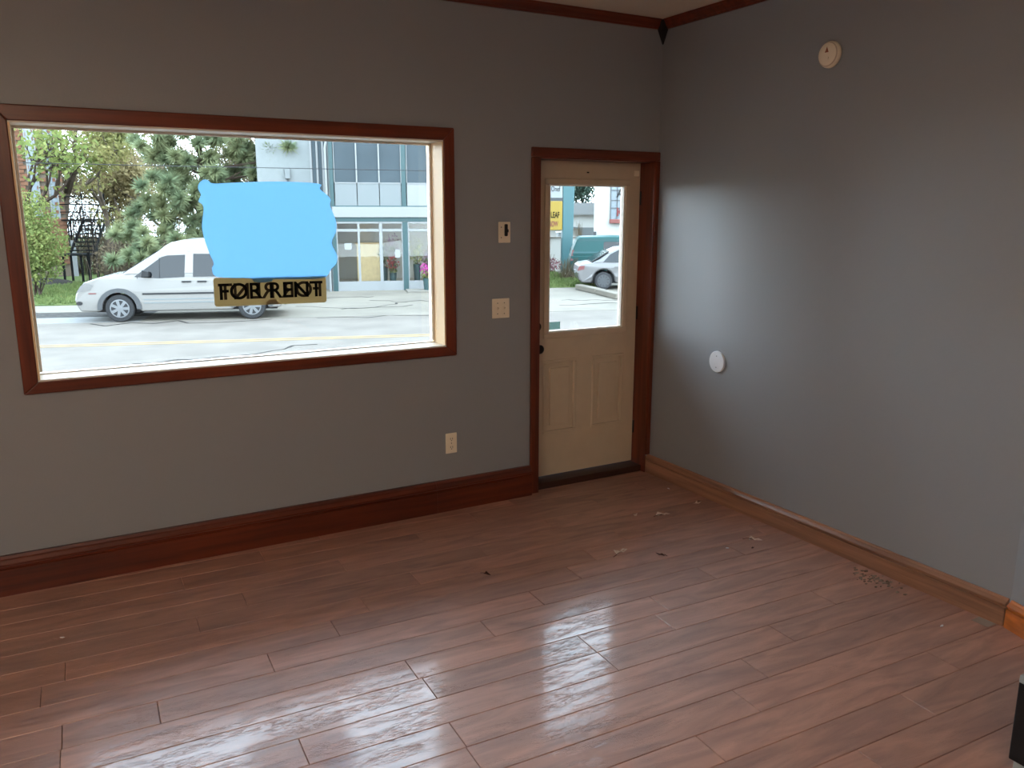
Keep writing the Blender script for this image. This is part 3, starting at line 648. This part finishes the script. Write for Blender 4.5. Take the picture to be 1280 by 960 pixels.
# ---------------------------------------------------------------- storefront
sh = thing('flower_shop', 'two storey storefront with teal posts, white fascia and dark upper windows across the street', 'building', sp(0, 21.65, 0), -A)
g0 = G+.006; SE = 4.35
box('back_wall', mat('shop interior wall', (150, 148, 142), .8), (-2.2, SE, 4.0, 4.2, g0, 6.2), sh)
box('side_wall', stucco, (-2.24, -2.14, .06, 4.2, g0, 6.2), sh); box('side_wall', stucco, (SE-.1, SE, .06, 4.2, g0, 6.2), sh)
box('shop_floor', mat('shop floor tile', (150, 146, 138), .6), (-2.14, SE-.1, .08, 4.0, g0, g0+.06), sh)
box('upper_floor', stucco, (-2.14, SE-.1, .06, 4.0, 1.9, 2.1), sh); box('roof', stucco, (-2.24, SE, -.1, 4.2, 6.2, 6.4), sh)
for a, b in ((-2.20, -2.06), (.015, .175), (2.19, 2.35), (SE-.16, SE)):
    box('post', teal_p, (a, b, -.05, .05, g0, 1.42), sh); box('post', teal_p, (a+.0, b-.02, -.05, .05, 1.9, 6.2), sh)
box('header', teal_p, (-2.2, SE, -.045, .08, 1.43, 1.56), sh)
box('fascia', panel_w, (-2.16, SE, -.10, .08, 1.56, 1.885), sh, .01); box('fascia_cap', teal_p, (-2.16, SE, -.07, .08, 1.885, 1.92), sh)
for a, b, pm_ in ((-2.06, .015, panel_l), (.175, 2.19, panel_w), (2.35, SE-.16, panel_w)):
    n_ = 3; ww = (b-a)/n_
    for k in range(n_):
        box('spandrel_panel', pm_, (a+k*ww+.012, a+(k+1)*ww-.012, -.02, .03, 1.92, 2.60), sh)
        f_ = box('upper_window', shop_glass, (a+k*ww+.02, a+(k+1)*ww-.02, .0, .03, 2.63, 4.55), sh)
        box('spandrel_panel', pm_, (a+k*ww+.012, a+(k+1)*ww-.012, -.02, .03, 4.6, 6.2), sh)
    for k in range(n_+1): box('upper_mullion', panel_w, (max(a, a+k*ww-.022), min(b, a+k*ww+.022), -.035, .0, 2.60, 4.6), sh)
    box('upper_sill', panel_w, (a, b, -.035, .0, 2.60, 2.63), sh)
    # ground floor glazing: white frames
    for k in range(n_+1):
        x = a+k*ww; hw_ = .035 if k != 2 else .05
        box('door_frame', panel_w, (max(a, x-hw_), min(b, x+hw_), -.03, .03, g0, 1.43), sh)
    for k in range(n_):
        xa, xb = a+k*ww+.035, a+(k+1)*ww-.035
        box('door_rail', panel_w, (xa, xb, -.03, .03, 1.12, 1.20), sh); box('door_rail', panel_w, (xa, xb, -.03, .03, 1.37, 1.43), sh); box('door_rail', panel_w, (xa, xb, -.03, .03, g0, g0+.30), sh)
        box('shop_pane', glass, (xa, xb, -.006, .0, g0+.30, 1.12), sh); box('transom_pane', glass, (xa, xb, -.006, .0, 1.20, 1.37), sh)
m = MB(); m.tube([(-2.17, -.12, 4.4), (-2.17, -.12, 4.25), (-2.30, -.12, 3.65), (-2.30, -.12, g0)], .035, 8); m.build('downspout', panel_w, sh)
# stucco wing with dark strip windows
wg = thing('stucco_building', 'pale grey stucco building with dark strip windows left of the storefront', 'building', sp(0, 22.3, 0), -A)
box('wall', stucco, (-4.4, -2.26, 0, 3, g0, 7), wg)
for a, b in ((-2.70, -2.60), (-2.52, -2.42), (-2.36, -2.30)): box('strip_window', shop_glass, (a, b, -.03, .01, 1.0, 6.2), wg)
for a in (-2.78, -2.59, -2.41): box('strip_frame', panel_w, (a, a+.06, -.05, .01, .6, 6.4), wg)
box('vent_box', panel_l, (-3.55, -3.40, -.12, 0, 2.75, 3.05), wg); box('conduit', trim_grey, (-3.50, -3.45, -.06, 0, .9, 2.75), wg)
box('shop_fill_light', mat('shop fill glow', (255, 250, 240), .5, emit=5.0), (-1.8, SE-.5, 1.2, 1.5, 1.84, 1.88), sh); box('shop_fill_light', MATS['shop fill glow'], (-1.8, SE-.5, 2.6, 2.9, 1.84, 1.88), sh)  # added glowing panels, only there to brighten the shop interior
# papers, counter, displays
for nm, b in (('paper_notice', (-1.82, -1.60, -.012, -.0065, .56, .76)), ('paper_notice', (-.22, -.06, -.012, -.0065, .30, .56))):
    pass
o = box('paper_notice', paper, (-.11, .11, -.012, -.0065, -.10, .10)); o.location = sp(-1.71, 21.65, .66); o.rotation_euler.z = -A; tag(o, 'white paper notice taped to the left shop door', 'notice')
o = box('paper_notice', paper, (-.08, .08, -.012, -.0065, -.13, .13)); o.location = sp(-.16, 21.65, .42); o.rotation_euler.z = -A; tag(o, 'white paper notice on the shop pane beside the teal post', 'notice')
t = thing('shop_counter', 'tan wooden counter inside the storefront behind the middle door', 'counter', sp(-1.0, 22.6, g0+.06), -A)
tan_w = mat('tan wood', (176, 150, 108), .6, var=.1); box('body', tan_w, (-.42, .42, 0, .6, 0, 1.35), t); box('top', tan_w, (-.46, .46, -.04, .64, 1.35, 1.40), t)
def leafball(m, c, r, n, s, rng, flat=1.0):
    for _ in range(n):
        d = Vector((rng.gauss(0, 1), rng.gauss(0, 1), rng.gauss(0, 1))).normalized()*(rng.random()**.45)
        p = Vector((c[0]+d.x*r[0], c[1]+d.y*r[1], c[2]+d.z*r[2])); a = Vector((rng.gauss(0, 1), rng.gauss(0, 1), rng.gauss(0, 1)*flat)).normalized(); b = a.orthogonal().normalized(); b = Matrix.Rotation(rng.uniform(0, 6.3), 3, a) @ b
        q = s*rng.uniform(.6, 1.3); m.face([p-b*q, p+a.cross(b)*q*.5, p+b*q, p-a.cross(b)*q*.5])
RN = random.Random(3)
def bouquet(S, N, z, h, r, fm, lab, cat='flowers', n=90, s=.06, potm=teal_p, pr=.12, group=None):
    t = thing('potted_flowers', lab, cat, sp(S, N, z), -A, group)
    MB().lathe([(pr*.75, 0), (pr, h*.45), (pr*1.05, h*.47), (pr*.9, h*.46)], (0, 0, 0), 'z', 14).build('pot', potm, t)
    m = MB(); leafball(m, (0, 0, h*.62), (r*.8, r*.8, h*.22), n//2, s, RN); m.build('leaves', grn_l, t)
    m = MB(); leafball(m, (0, 0, h*.78), (r, r, h*.28), n, s*.8, RN); m.build('blossoms', fm, t)
    MB().tube([(0, 0, h*.3), (.02, 0, h*.7)], .012, 5).build('stem', bark, t)
box('step', walk_m, (-.3, 2.0, -.0, .9, 0, .05)); o = bpy.data.objects['step']; o.location = sp(.35, 20.55, g0); o.rotation_euler.z = -A; struct(o, 'low concrete step before the shop')
bouquet(.70, 21.0, g0+.05, .80, .24, pink_f, 'magenta flowers in a dark pot on the pavement before the shop', n=160, s=.05, pr=.13)
for a in ((.50, 22.2, 1.55, .28, yelf, 'yellow flowers inside the shop window right of the teal post'), (.86, 22.5, 1.15, .24, lilf, 'lilac flowers inside the shop window behind the magenta pot'),
          (-.28, 22.3, 1.75, .26, lilf, 'tall pink lilac flowers inside the shop pane left of the teal post'), (-.30, 22.0, 1.0, .24, redf, 'red flowers inside the shop pane low left of the teal post'), (-.55, 22.5, 1.35, .22, far_l, 'dark green plant inside the shop pane right of the counter')):
    bouquet(a[0], a[1], g0+.06, a[2], a[3], a[4], a[5], n=140, s=.05)

# ---------------------------------------------------------------- trees
def crown_mesh(spec, seed, s, flat=1.0):
    r_ = random.Random(seed); m = MB()
    for c, r, n in spec: leafball(m, c, r, n, s, r_, flat)
    return m
def limbs(m, p, d, ln, rad, depth, r_, tips):
    q = p+d*ln; mid = (p+q)/2+Vector((r_.gauss(0, ln*.06), r_.gauss(0, ln*.06), 0)); m.tube([p, mid, q], [rad, rad*.8, rad*.6], 5)
    if depth == 0: tips.append(q); return
    for k in range(r_.choice((2, 3, 3))):
        nd = (d+Vector((r_.gauss(0, .55), r_.gauss(0, .55), r_.gauss(.12, .35)))).normalized(); limbs(m, q, nd, ln*r_.uniform(.55, .8), rad*.6, depth-1, r_, tips)
    tips.append(q)
def tree(nm, lab, S, N, h, leafm, barkm, seed, nleaf, ls, depth=4, group=None, lr=.6, z=G+.05, cat='tree'):
    r_ = random.Random(seed); t = thing(nm, lab, cat, sp(S, N, z), r_.uniform(0, 6), group); m = MB(); tips = []
    limbs(m, Vector((0, 0, 0)), Vector((r_.gauss(0, .04), r_.gauss(0, .04), 1)).normalized(), h*.33, h*.02, depth, r_, tips); o = m.build('trunk', barkm, t)
    m = MB(); hi = [p for p in tips if p.z > h*.3]
    per = max(1, nleaf//max(1, len(hi)))
    for p in hi: leafball(m, p, (lr, lr, lr*.8), per, ls, r_)
    o = m.build('foliage', leafm, t); o['kind'] = 'stuff'
    return t
tree('grey_trunk_tree', 'tall grey trunked tree right behind the metal stairs', -12.2, 30.6, 9.5, yel_l, bark, 25, 1600, .09, 4, lr=.7)
tree('budding_tree', 'pale orange budding tree between the stairs and the pine', -11.6, 33.0, 4.6, org_l, bark, 26, 2600, .07, 4, lr=.55)
# pine: flattened clumps on side branches
pt = thing('pine_tree', 'big dark green pine with layered boughs behind the white van', 'tree', sp(-6.2, 23.2, G+.05), -A)
PC = [(-5.6, 4.9, 1.5, .5), (-7.0, 4.55, 1.1, .4), (-5.0, 4.3, 1.3, .4), (-6.4, 3.95, 1.3, .38), (-7.6, 3.75, .7, .25), (-4.2, 3.75, 1.1, .32), (-3.4, 3.45, .7, .3), (-7.1, 3.35, .8, .3), (-5.7, 3.35, 1.2, .36), (-6.4, 2.85, 1.1, .38), (-4.9, 2.9, 1.2, .4), (-7.3, 2.3, .8, .36), (-6.1, 2.2, 1.1, .4), (-7.6, 1.7, .9, .36), (-6.6, 1.55, 1.0, .42), (-5.2, 1.7, 1.2, .45), (-8.1, 1.1, .9, .35), (-7.2, .85, 1.1, .45), (-6.0, .8, 1.2, .5), (-8.2, .45, .8, .35), (-4.8, 2.3, 1.2, .4), (-6.8, .2, 1.0, .4), (-3.9, 3.05, .8, .25), (-6.2, 5.6, 1.2, .5), (-6.1, 4.4, .9, .35), (-6.2, 3.3, .8, .3), (-6.35, 1.85, .7, .35), (-5.9, 2.5, .8, .35), (-7.0, 2.75, .7, .3)]
r_ = random.Random(11)
m = MB(); m.tube([(0, 0, 0), (.05, 0, 3), (0, 0, 6.6)], [.13, .10, .04], 8)
for S_, z_, rx, rz in PC:
    dy = r_.uniform(-.8, .6); m.tube([(0, 0, z_-G-.5), ((S_+6.2)*.6, dy*.6, z_-G-.25), (S_+6.2, dy, z_-G)], [.05, .035, .015], 5)
m.build('trunk', bark_d, pt)
for i, (S_, z_, rx, rz) in enumerate(PC):
    dy = r_.uniform(-.6, .6); mm = MB(); c0 = Vector((S_+6.2, dy, z_-G-.05))
    for k in range(9):                                        # tufts of needles along the bough
        c1 = c0+Vector((r_.uniform(-1, 1)*rx*.85, r_.uniform(-.7, .7), r_.uniform(-1, 1)*rz*.6))
        for q in range(330):
            d = Vector((r_.gauss(0, 1), r_.gauss(0, 1), r_.gauss(.15, .6))).normalized(); L_ = r_.uniform(.10, .26)*(1+rx*.3); p = c1+d*r_.uniform(0, .12); e = d.orthogonal().normalized()*.020
            mm.face([p-e, p+e, p+d*L_])
    o = mm.build('bough', pine_l, pt); o['kind'] = 'stuff'
tree('young_tree', 'yellow green leafy tree over the brick building at the left window edge', -11.9, 24.2, 6.4, grn_l, bark_d, 21, 1000, .10, 4, lr=.7)
tree('young_tree', 'second yellow green tree between the brick building and the stairs', -10.2, 27.5, 7.0, yel_l, bark, 22, 3000, .09, 4, lr=.6)
tree('budding_tree', 'orange budding tree right behind the black metal stairs', -10.3, 31.5, 5.6, org_l, bark, 23, 3600, .09, 4, lr=.6)
tree('budding_tree', 'orange tinged tree left of the pine, farther back', -9.3, 33.5, 5.0, org_l, bark, 24, 3200, .08, 4, lr=.6)
for i, (S_, N_, h_) in enumerate(((-14.6, 36.5, 6), (-11.4, 38.5, 6.2), (-7.8, 36.5, 6.5), (-4.4, 39, 6.5), (-13.6, 43, 7), (-9.6, 43, 7), (-6, 45, 7), (-17.5, 41, 7))):
    tree('bare_tree', 'thin bare spring tree in the grove far behind the pine', S_, N_, h_, tan_l, bark, 40+i, 4200, .07, 5, 'bare trees far behind the pine', lr=.75)
for i, (S_, N_, rx, rz, lab) in enumerate(((-9.4, 26.0, 1.0, .75, 'tan brush thicket left behind the van bonnet'), (-8.0, 27, 1.2, .8, 'tan brush thicket behind the van windscreen'), (-11.2, 30.5, 1.3, .9, 'tan brush thicket behind the metal stairs'), (-6.0, 26.5, 1.3, .7, 'tan brush thicket under the pine'), (-14.3, 37.0, 1.3, 2.0, 'tan brush thicket beside the brick building'), (-13.0, 36.5, 1.5, 2.0, 'tall twiggy thicket behind the stairs landing'), (-11.5, 35.5, 1.2, 1.8, 'tall twiggy thicket right of the stairs'), (-9.4, 34.5, 1.5, 1.7, 'tall twiggy thicket behind the pine boughs'))):
    t = thing('brush_thicket', lab, 'shrub', sp(S_, N_, G+.05), -A); rr = random.Random(60+i); m = MB()
    for k in range(90):
        x, y = rr.gauss(0, rx*.45), rr.gauss(0, .4); m.tube([(x, y, 0), (x+rr.gauss(0, .12), y, rz), (x+rr.gauss(0, .3), y+rr.gauss(0, .2), rz*rr.uniform(1.5, 2.4))], [.012, .009, .004], 3)
    m.build('stems', bark, t)['kind'] = 'stuff'
    m = MB(); leafball(m, (0, 0, rz*.95), (rx, .6, rz), 1800, .05, rr); m.build('twigs', tan_l, t)['kind'] = 'stuff'
bs = thing('leafy_bush', 'bright green rounded bush at the left end of the window view', 'shrub', sp(-10.75, 21.6, G+.05), -A)
rr = random.Random(5); m = MB()
for c, r, n in (((0, 0, 2.3), (.75, .7, .75), 1500), ((.25, -.2, 1.5), (.80, .7, .75), 1800), ((-.4, 0, 1.5), (.9, .7, .9), 1500), ((.1, -.2, .85), (.75, .6, .5), 1200)): leafball(m, c, r, n, .055, rr)
m.build('foliage', grn_l, bs)['kind'] = 'stuff'
m = MB()
for k in range(7): m.tube([(rr.gauss(0, .08), rr.gauss(0, .08), 0), (rr.gauss(0, .3), rr.gauss(0, .2), .8), (rr.gauss(0, .5), rr.gauss(0, .3), 1.8)], [.03, .02, .01], 5)
m.build('stems', bark_d, bs)
m = MB()
for k in range(9): m.lathe([(1.2-k*.13, k*.02), (1.05-k*.12, k*.02+.02)], (0, 0, 0), 'z', 18)
o = MB().lathe([(1.15, 0), (.9, .12), (.5, .22), (.1, .26)], (0, 0, 0), 'z', 20).build('mulch_mound', mulch_m); o.location = sp(-12.0, 25.6, G+.05); o.scale = (1, .7, .8); struct(o, 'dark mulch mound before the metal stairs')
# grass blades on the lawn near the van
m = MB(); rr = random.Random(8)
for k in range(14000):
    S_, N_ = rr.uniform(-14, -8), rr.uniform(18.85, 26); h_ = rr.uniform(.04, .10); p = Vector((S_, N_, G+.05)); e = Vector((rr.uniform(-1, 1), rr.uniform(-1, 1), 0)).normalized()*.02
    m.face([p-e, p+e, p+Vector((rr.gauss(0, .03), rr.gauss(0, .03), h_))])
o = m.build('lawn_grass', grass_m); o.rotation_euler.z = -A; tag(o, 'short green grass blades on the lawn left of the van', 'grass', kind='stuff')

# ---------------------------------------------------------------- brick building with fire stairs
bk = thing('brick_building', 'orange brick building with pale tall windows at the far left of the window', 'building', sp(-12.0, 29.2, G+.05), -A+.30)
box('wall', mortar_m, (-6, 0, .05, 6, 0, 8), bk)
bm_ = bpy.data.meshes.new('brick'); bb_ = MB().box(-.16, .16, -.05, .05, -.062, .062); bm_.from_pydata(bb_.v, [], bb_.f); bm_.materials.append(brick_m)
cnt = 0
WN = [(-.42, -.22), (-1.05, -.80), (-2.0, -1.6)]
for r in range(54):
    z = .09+r*.145
    x = -.17 if r % 2 else -.0
    while x > -2.6:
        if not any(a-.12 < x < b+.12 and 2.2 < z < 6.4 for a, b in WN):
            xx = max(min(x-.0, -.16), -2.6)
            if cnt < 300 and z > .5:
                o = bpy.data.objects.new('brick', bm_); COL.objects.link(o); o.parent = bk; o.location = (xx, .03+random.uniform(-.008, .006), z); cnt += 1
            else: pass
        x -= .34
for a, b in WN:
    f_ = box('window', pale_win, (a, b, .0, .06, 2.2, 6.4), bk); box('window_frame', panel_w, (a-.05, a, -.03, .06, 2.15, 6.45), f_); box('window_frame', panel_w, (b, b+.05, -.03, .06, 2.15, 6.45), f_)
box('corner_board', panel_w, (.0, .22, -.1, .02, 0, 1.35), bk)
fs = thing('fire_stairs', 'black metal outdoor stairs with landing beside the brick building', 'stairs', sp(-10.9, 26.0, G+.05), -A)
for x, y, h in ((.16, 0, .98), (.28, .35, .98), (.42, -.05, 1.05), (.56, .35, 1.0), (-.42, 0, 1.05), (-.42, .9, 1.05)): MB().box(x-.032, x+.032, y-.032, y+.032, 0, h).build('post', steel_bk, fs)
box('landing', steel_bk, (-.50, .45, -.1, .95, .93, .98), fs)
for k in range(8): box('tread', steel_bk, (-.42, .34, .95+k*.24, 1.17+k*.24, 1.04+k*.14, 1.085+k*.14), fs)
for x in (-.44, .34): MB().prism([(.9, .92), (.9, 1.06), (2.9, 2.2), (2.9, 2.06)], lambda a, b: (x, a, b), lambda a, b: (x+.04, a, b)).build('stringer', steel_bk, fs)
for x, y in ((.36, .95), (.36, 1.9), (.36, 2.9), (-.42, .95), (-.42, 2.9)):
    zb = 1.0+max(0, y-.95)*.58; MB().box(x-.018, x+.018, y-.018, y+.018, zb, zb+.95).build('rail_post', steel_bk, fs)
for x in (.36, -.42):
    for dz in (.5, .95): MB().tube([(x, .95, 1.0+dz), (x, 2.9, 2.13+dz)], .019, 6).build('handrail', steel_bk, fs)
MB().tube([(.46, -.05, 1.0), (.40, -.05, 1.95), (.36, .95, 1.95)], .019, 6).build('handrail', steel_bk, fs)
MB().tube([(.60, .35, .0), (.62, .1, .9), (.40, 2.6, 2.6)], .022, 6).build('handrail', steel_bk, fs)
box('upper_landing', steel_bk, (-1.2, .38, 2.9, 4.0, 2.08, 2.13), fs)
for k in range(3): MB().tube([(-1.2, 2.9, 2.4+k*.28), (.36, 2.9, 2.4+k*.28)], .022, 6).build('guard_rail', steel_bk, fs)
for x in (-1.2, .36): MB().box(x-.02, x+.02, 3.96, 4.0, 0, 2.1).build('post', steel_bk, fs)

# overhead wire
o = MB().tube([sp(-30, 17, 3.25), sp(-16, 17, 2.95), sp(-6, 17, 2.84), sp(2, 17, 2.78), sp(12, 17, 2.9), sp(30, 17, 3.3)], .009, 5).build('overhead_wire', trim_dark); tag(o, 'thin dark utility wire across the street view', 'wire')
for i, S_ in enumerate((-30, 30)):
    o = MB().tube([sp(S_, 17, G-.1), sp(S_, 17, 5)], [.14, .1], 10).build('utility_pole', bark); tag(o, 'wooden utility pole '+('left' if i == 0 else 'right')+' of the view', 'pole')

# ---------------------------------------------------------------- beyond the door: sign, wall, hedge, white buildings
ls = struct(MB().box(4.7, 6.6, 21.4, 28.0, G, G+.04).build('lawn_strip', grass_m), 'strip of grass seen through the door'); ls.rotation_euler.z = -A
m = MB(); rr = random.Random(9)
for k in range(6000):
    S_, N_ = rr.uniform(4.7, 6.6), rr.uniform(21.4, 28); h_ = rr.uniform(.05, .14); p = Vector((S_, N_, G+.04)); e = Vector((rr.uniform(-1, 1), rr.uniform(-1, 1), 0)).normalized()*.02
    m.face([p-e, p+e, p+Vector((rr.gauss(0, .03), rr.gauss(0, .03), h_))])
o = m.build('verge_grass', grass_m); o.rotation_euler.z = -A; tag(o, 'yellow green grass on the strip seen through the door', 'grass', kind='stuff')
for i, (S_, N_, ln, a_) in enumerate(((5.62, 20.7, 1.5, -1.45), (5.80, 19.1, 1.6, -1.5))):
    o = MB().box(0, ln, -.13, .13, 0, .17).build('kerb_stone', concrete, bevel=.03); o.location = sp(S_, N_, g0); o.rotation_euler.z = -A+a_; tag(o, ('far' if i == 0 else 'near')+' weathered kerb stone in front of the silver sedan', 'kerb')
wl = thing('retaining_wall', 'low off white wall behind the reddish shrub, seen through the door', 'wall', sp(4.0, 29.0, G), -A)
box('body', whitewall, (0, 4.0, 0, .3, 0, 1.38), wl); box('coping', walk_m, (-.03, 4.03, -.04, .34, 1.38, 1.44), wl)
rbush = thing('red_shrub', 'low reddish twiggy shrub on the grass strip seen through the door', 'shrub', sp(5.95, 27.4, G+.04), -A); rr = random.Random(13)
m = MB(); leafball(m, (0, 0, .35), (.95, .35, .35), 1500, .045, rr); m.build('foliage', redbush, rbush)['kind'] = 'stuff'
m = MB()
for k in range(40): x = rr.gauss(0, .4); m.tube([(x, rr.gauss(0, .15), 0), (x+rr.gauss(0, .15), rr.gauss(0, .15), .75)], [.012, .005], 4)
m.build('stems', bark, rbush)['kind'] = 'stuff'
db = thing('dry_grass_clump', 'tall straw coloured clump between the grass strip and the teal van', 'plant', sp(6.35, 24.3, G+.04), -A); m = MB()
for k in range(160): x = rr.gauss(0, .22); y = rr.gauss(0, .2); m.tube([(x, y, 0), (x+rr.gauss(0, .15), y+rr.gauss(0, .1), rr.uniform(.3, .8))], [.010, .004], 3)
m.build('stems', tan_l, db)['kind'] = 'stuff'
# sign
sg = thing('pylon_sign', 'teal post sign with a white panel over a yellow LEAF panel, through the door glass', 'sign', sp(7.05, 28.0, G), -A)
MB().prism([(0, 0), (.42, 0), (.50, 3.8), (0, 3.8)], lambda a, b: (a, 0, b+.0), lambda a, b: (a, .25, b+.0)).build('post', sign_teal, sg, bevel=.02)
y_ = box('yellow_panel', sign_y, (-1.25, -.02, -.02, .2, 1.74, 2.90), sg, .02); w_ = box('white_panel', sign_w, (-1.25, -.02, -.02, .2, 3.02, 3.75), sg, .02)
box('panel_frame', trim_grey, (-1.27, .0, .0, .18, 2.90, 3.02), sg)
MB().box(-1.2, -1.05, .0, .18, 0, 3.75).build('post', sign_teal, sg)
X9 = (PI/2, 0, 0)
text('LEAF', .34, ink, sg, (-.33, -.03, 2.34), X9, off=.006, sx=.50); text('NOW', .30, ink_r, sg, (-.40, -.03, 1.98), X9, off=.006, sx=.5)
text('Onef', .30, ink, sg, (-.32, -.03, 3.38), X9, sx=.62)
bin_ = thing('utility_cabinet', 'grey utility cabinet on the white wall below the teal sign post', 'cabinet', sp(7.75, 29.9, G), -A); box('body', panel_l, (-.35, .22, 0, .4, 0, 1.58), bin_, .02); box('lid', grey_p, (-.38, .25, -.03, .43, 1.58, 1.63), bin_, .01)
m = MB(); rr = random.Random(17); t = thing('weed_tuft', 'thin brownish weed tuft beside the grey utility cabinet', 'plant', sp(8.25, 29.7, G), -A)
for k in range(40): x = rr.gauss(0, .06); m.tube([(x, 0, 0), (x+rr.gauss(0, .06), 0, rr.uniform(1.5, 2.1))], [.012, .006], 3)
m.build('stems', tan_l, t)['kind'] = 'stuff'
wb = thing('white_building', 'big white rendered building with a framed lettered window, right through the door glass', 'building', sp(9.08, 30.2, G), -A-.32)
box('wall', whitewall, (0, 9, 0, 8, 0, 7), wb)
f_ = box('window', pale_win, (.72, 2.0, -.05, .02, 2.15, 4.6), wb)
for a in (.70, .98, 1.26, 1.54, 1.98): box('mullion', trim_grey, (a, a+.03, -.08, .0, 2.15, 4.6), f_)
for z in (2.62, 2.95, 3.38, 3.9): box('mullion', trim_grey, (.72, 2.0, -.08, .0, z, z+.03), f_)
box('window_box', mat('red planter', (104, 58, 52), .7), (.68, 2.05, -.22, -.02, 1.98, 2.16), wb, .02)
text('A', .5, trim_dark, wb, (1.13, -.10, 3.25), X9, off=.01); text('K', .5, ink_r, wb, (1.13, -.10, 2.45), X9, off=.01)
box('wall_lamp', trim_grey, (.0, .12, -.12, 0, 1.45, 1.62), wb)
hb = thing('white_house', 'low white house with shallow roofs behind the teal sign, through the door glass', 'building', sp(10.3, 40.2, G), -A-.32)
box('wall', whitewall, (-1.5, 2.3, 0, 5, 0, 2.3), hb)
MB().prism([(-1.7, 2.3), (2.5, 2.3), (1.9, 2.95), (-1.0, 2.95)], lambda a, b: (a, -.3, b), lambda a, b: (a, 5.2, b)).build('roof', panel_w, hb)
MB().prism([(-1.6, 1.75), (1.0, 1.55), (1.0, 1.62), (-1.6, 1.82)], lambda a, b: (a, -.5, b), lambda a, b: (a, 0, b)).build('awning', panel_l, hb)
box('door', panel_l, (1.0, 1.9, -.04, .0, 0, 1.6), hb)
for i, (S_, N_, h_) in enumerate(((12.4, 55, 7.2), (16.6, 57.5, 7.5), (20.4, 55, 7.2), (24.0, 58, 7.5))):
    tree('distant_tree', 'dark green tree in the row far behind the white house', S_, N_, h_, far_l, bark_d, 80+i, 5600, .16, 3, 'dark trees far behind the white house', lr=1.6)
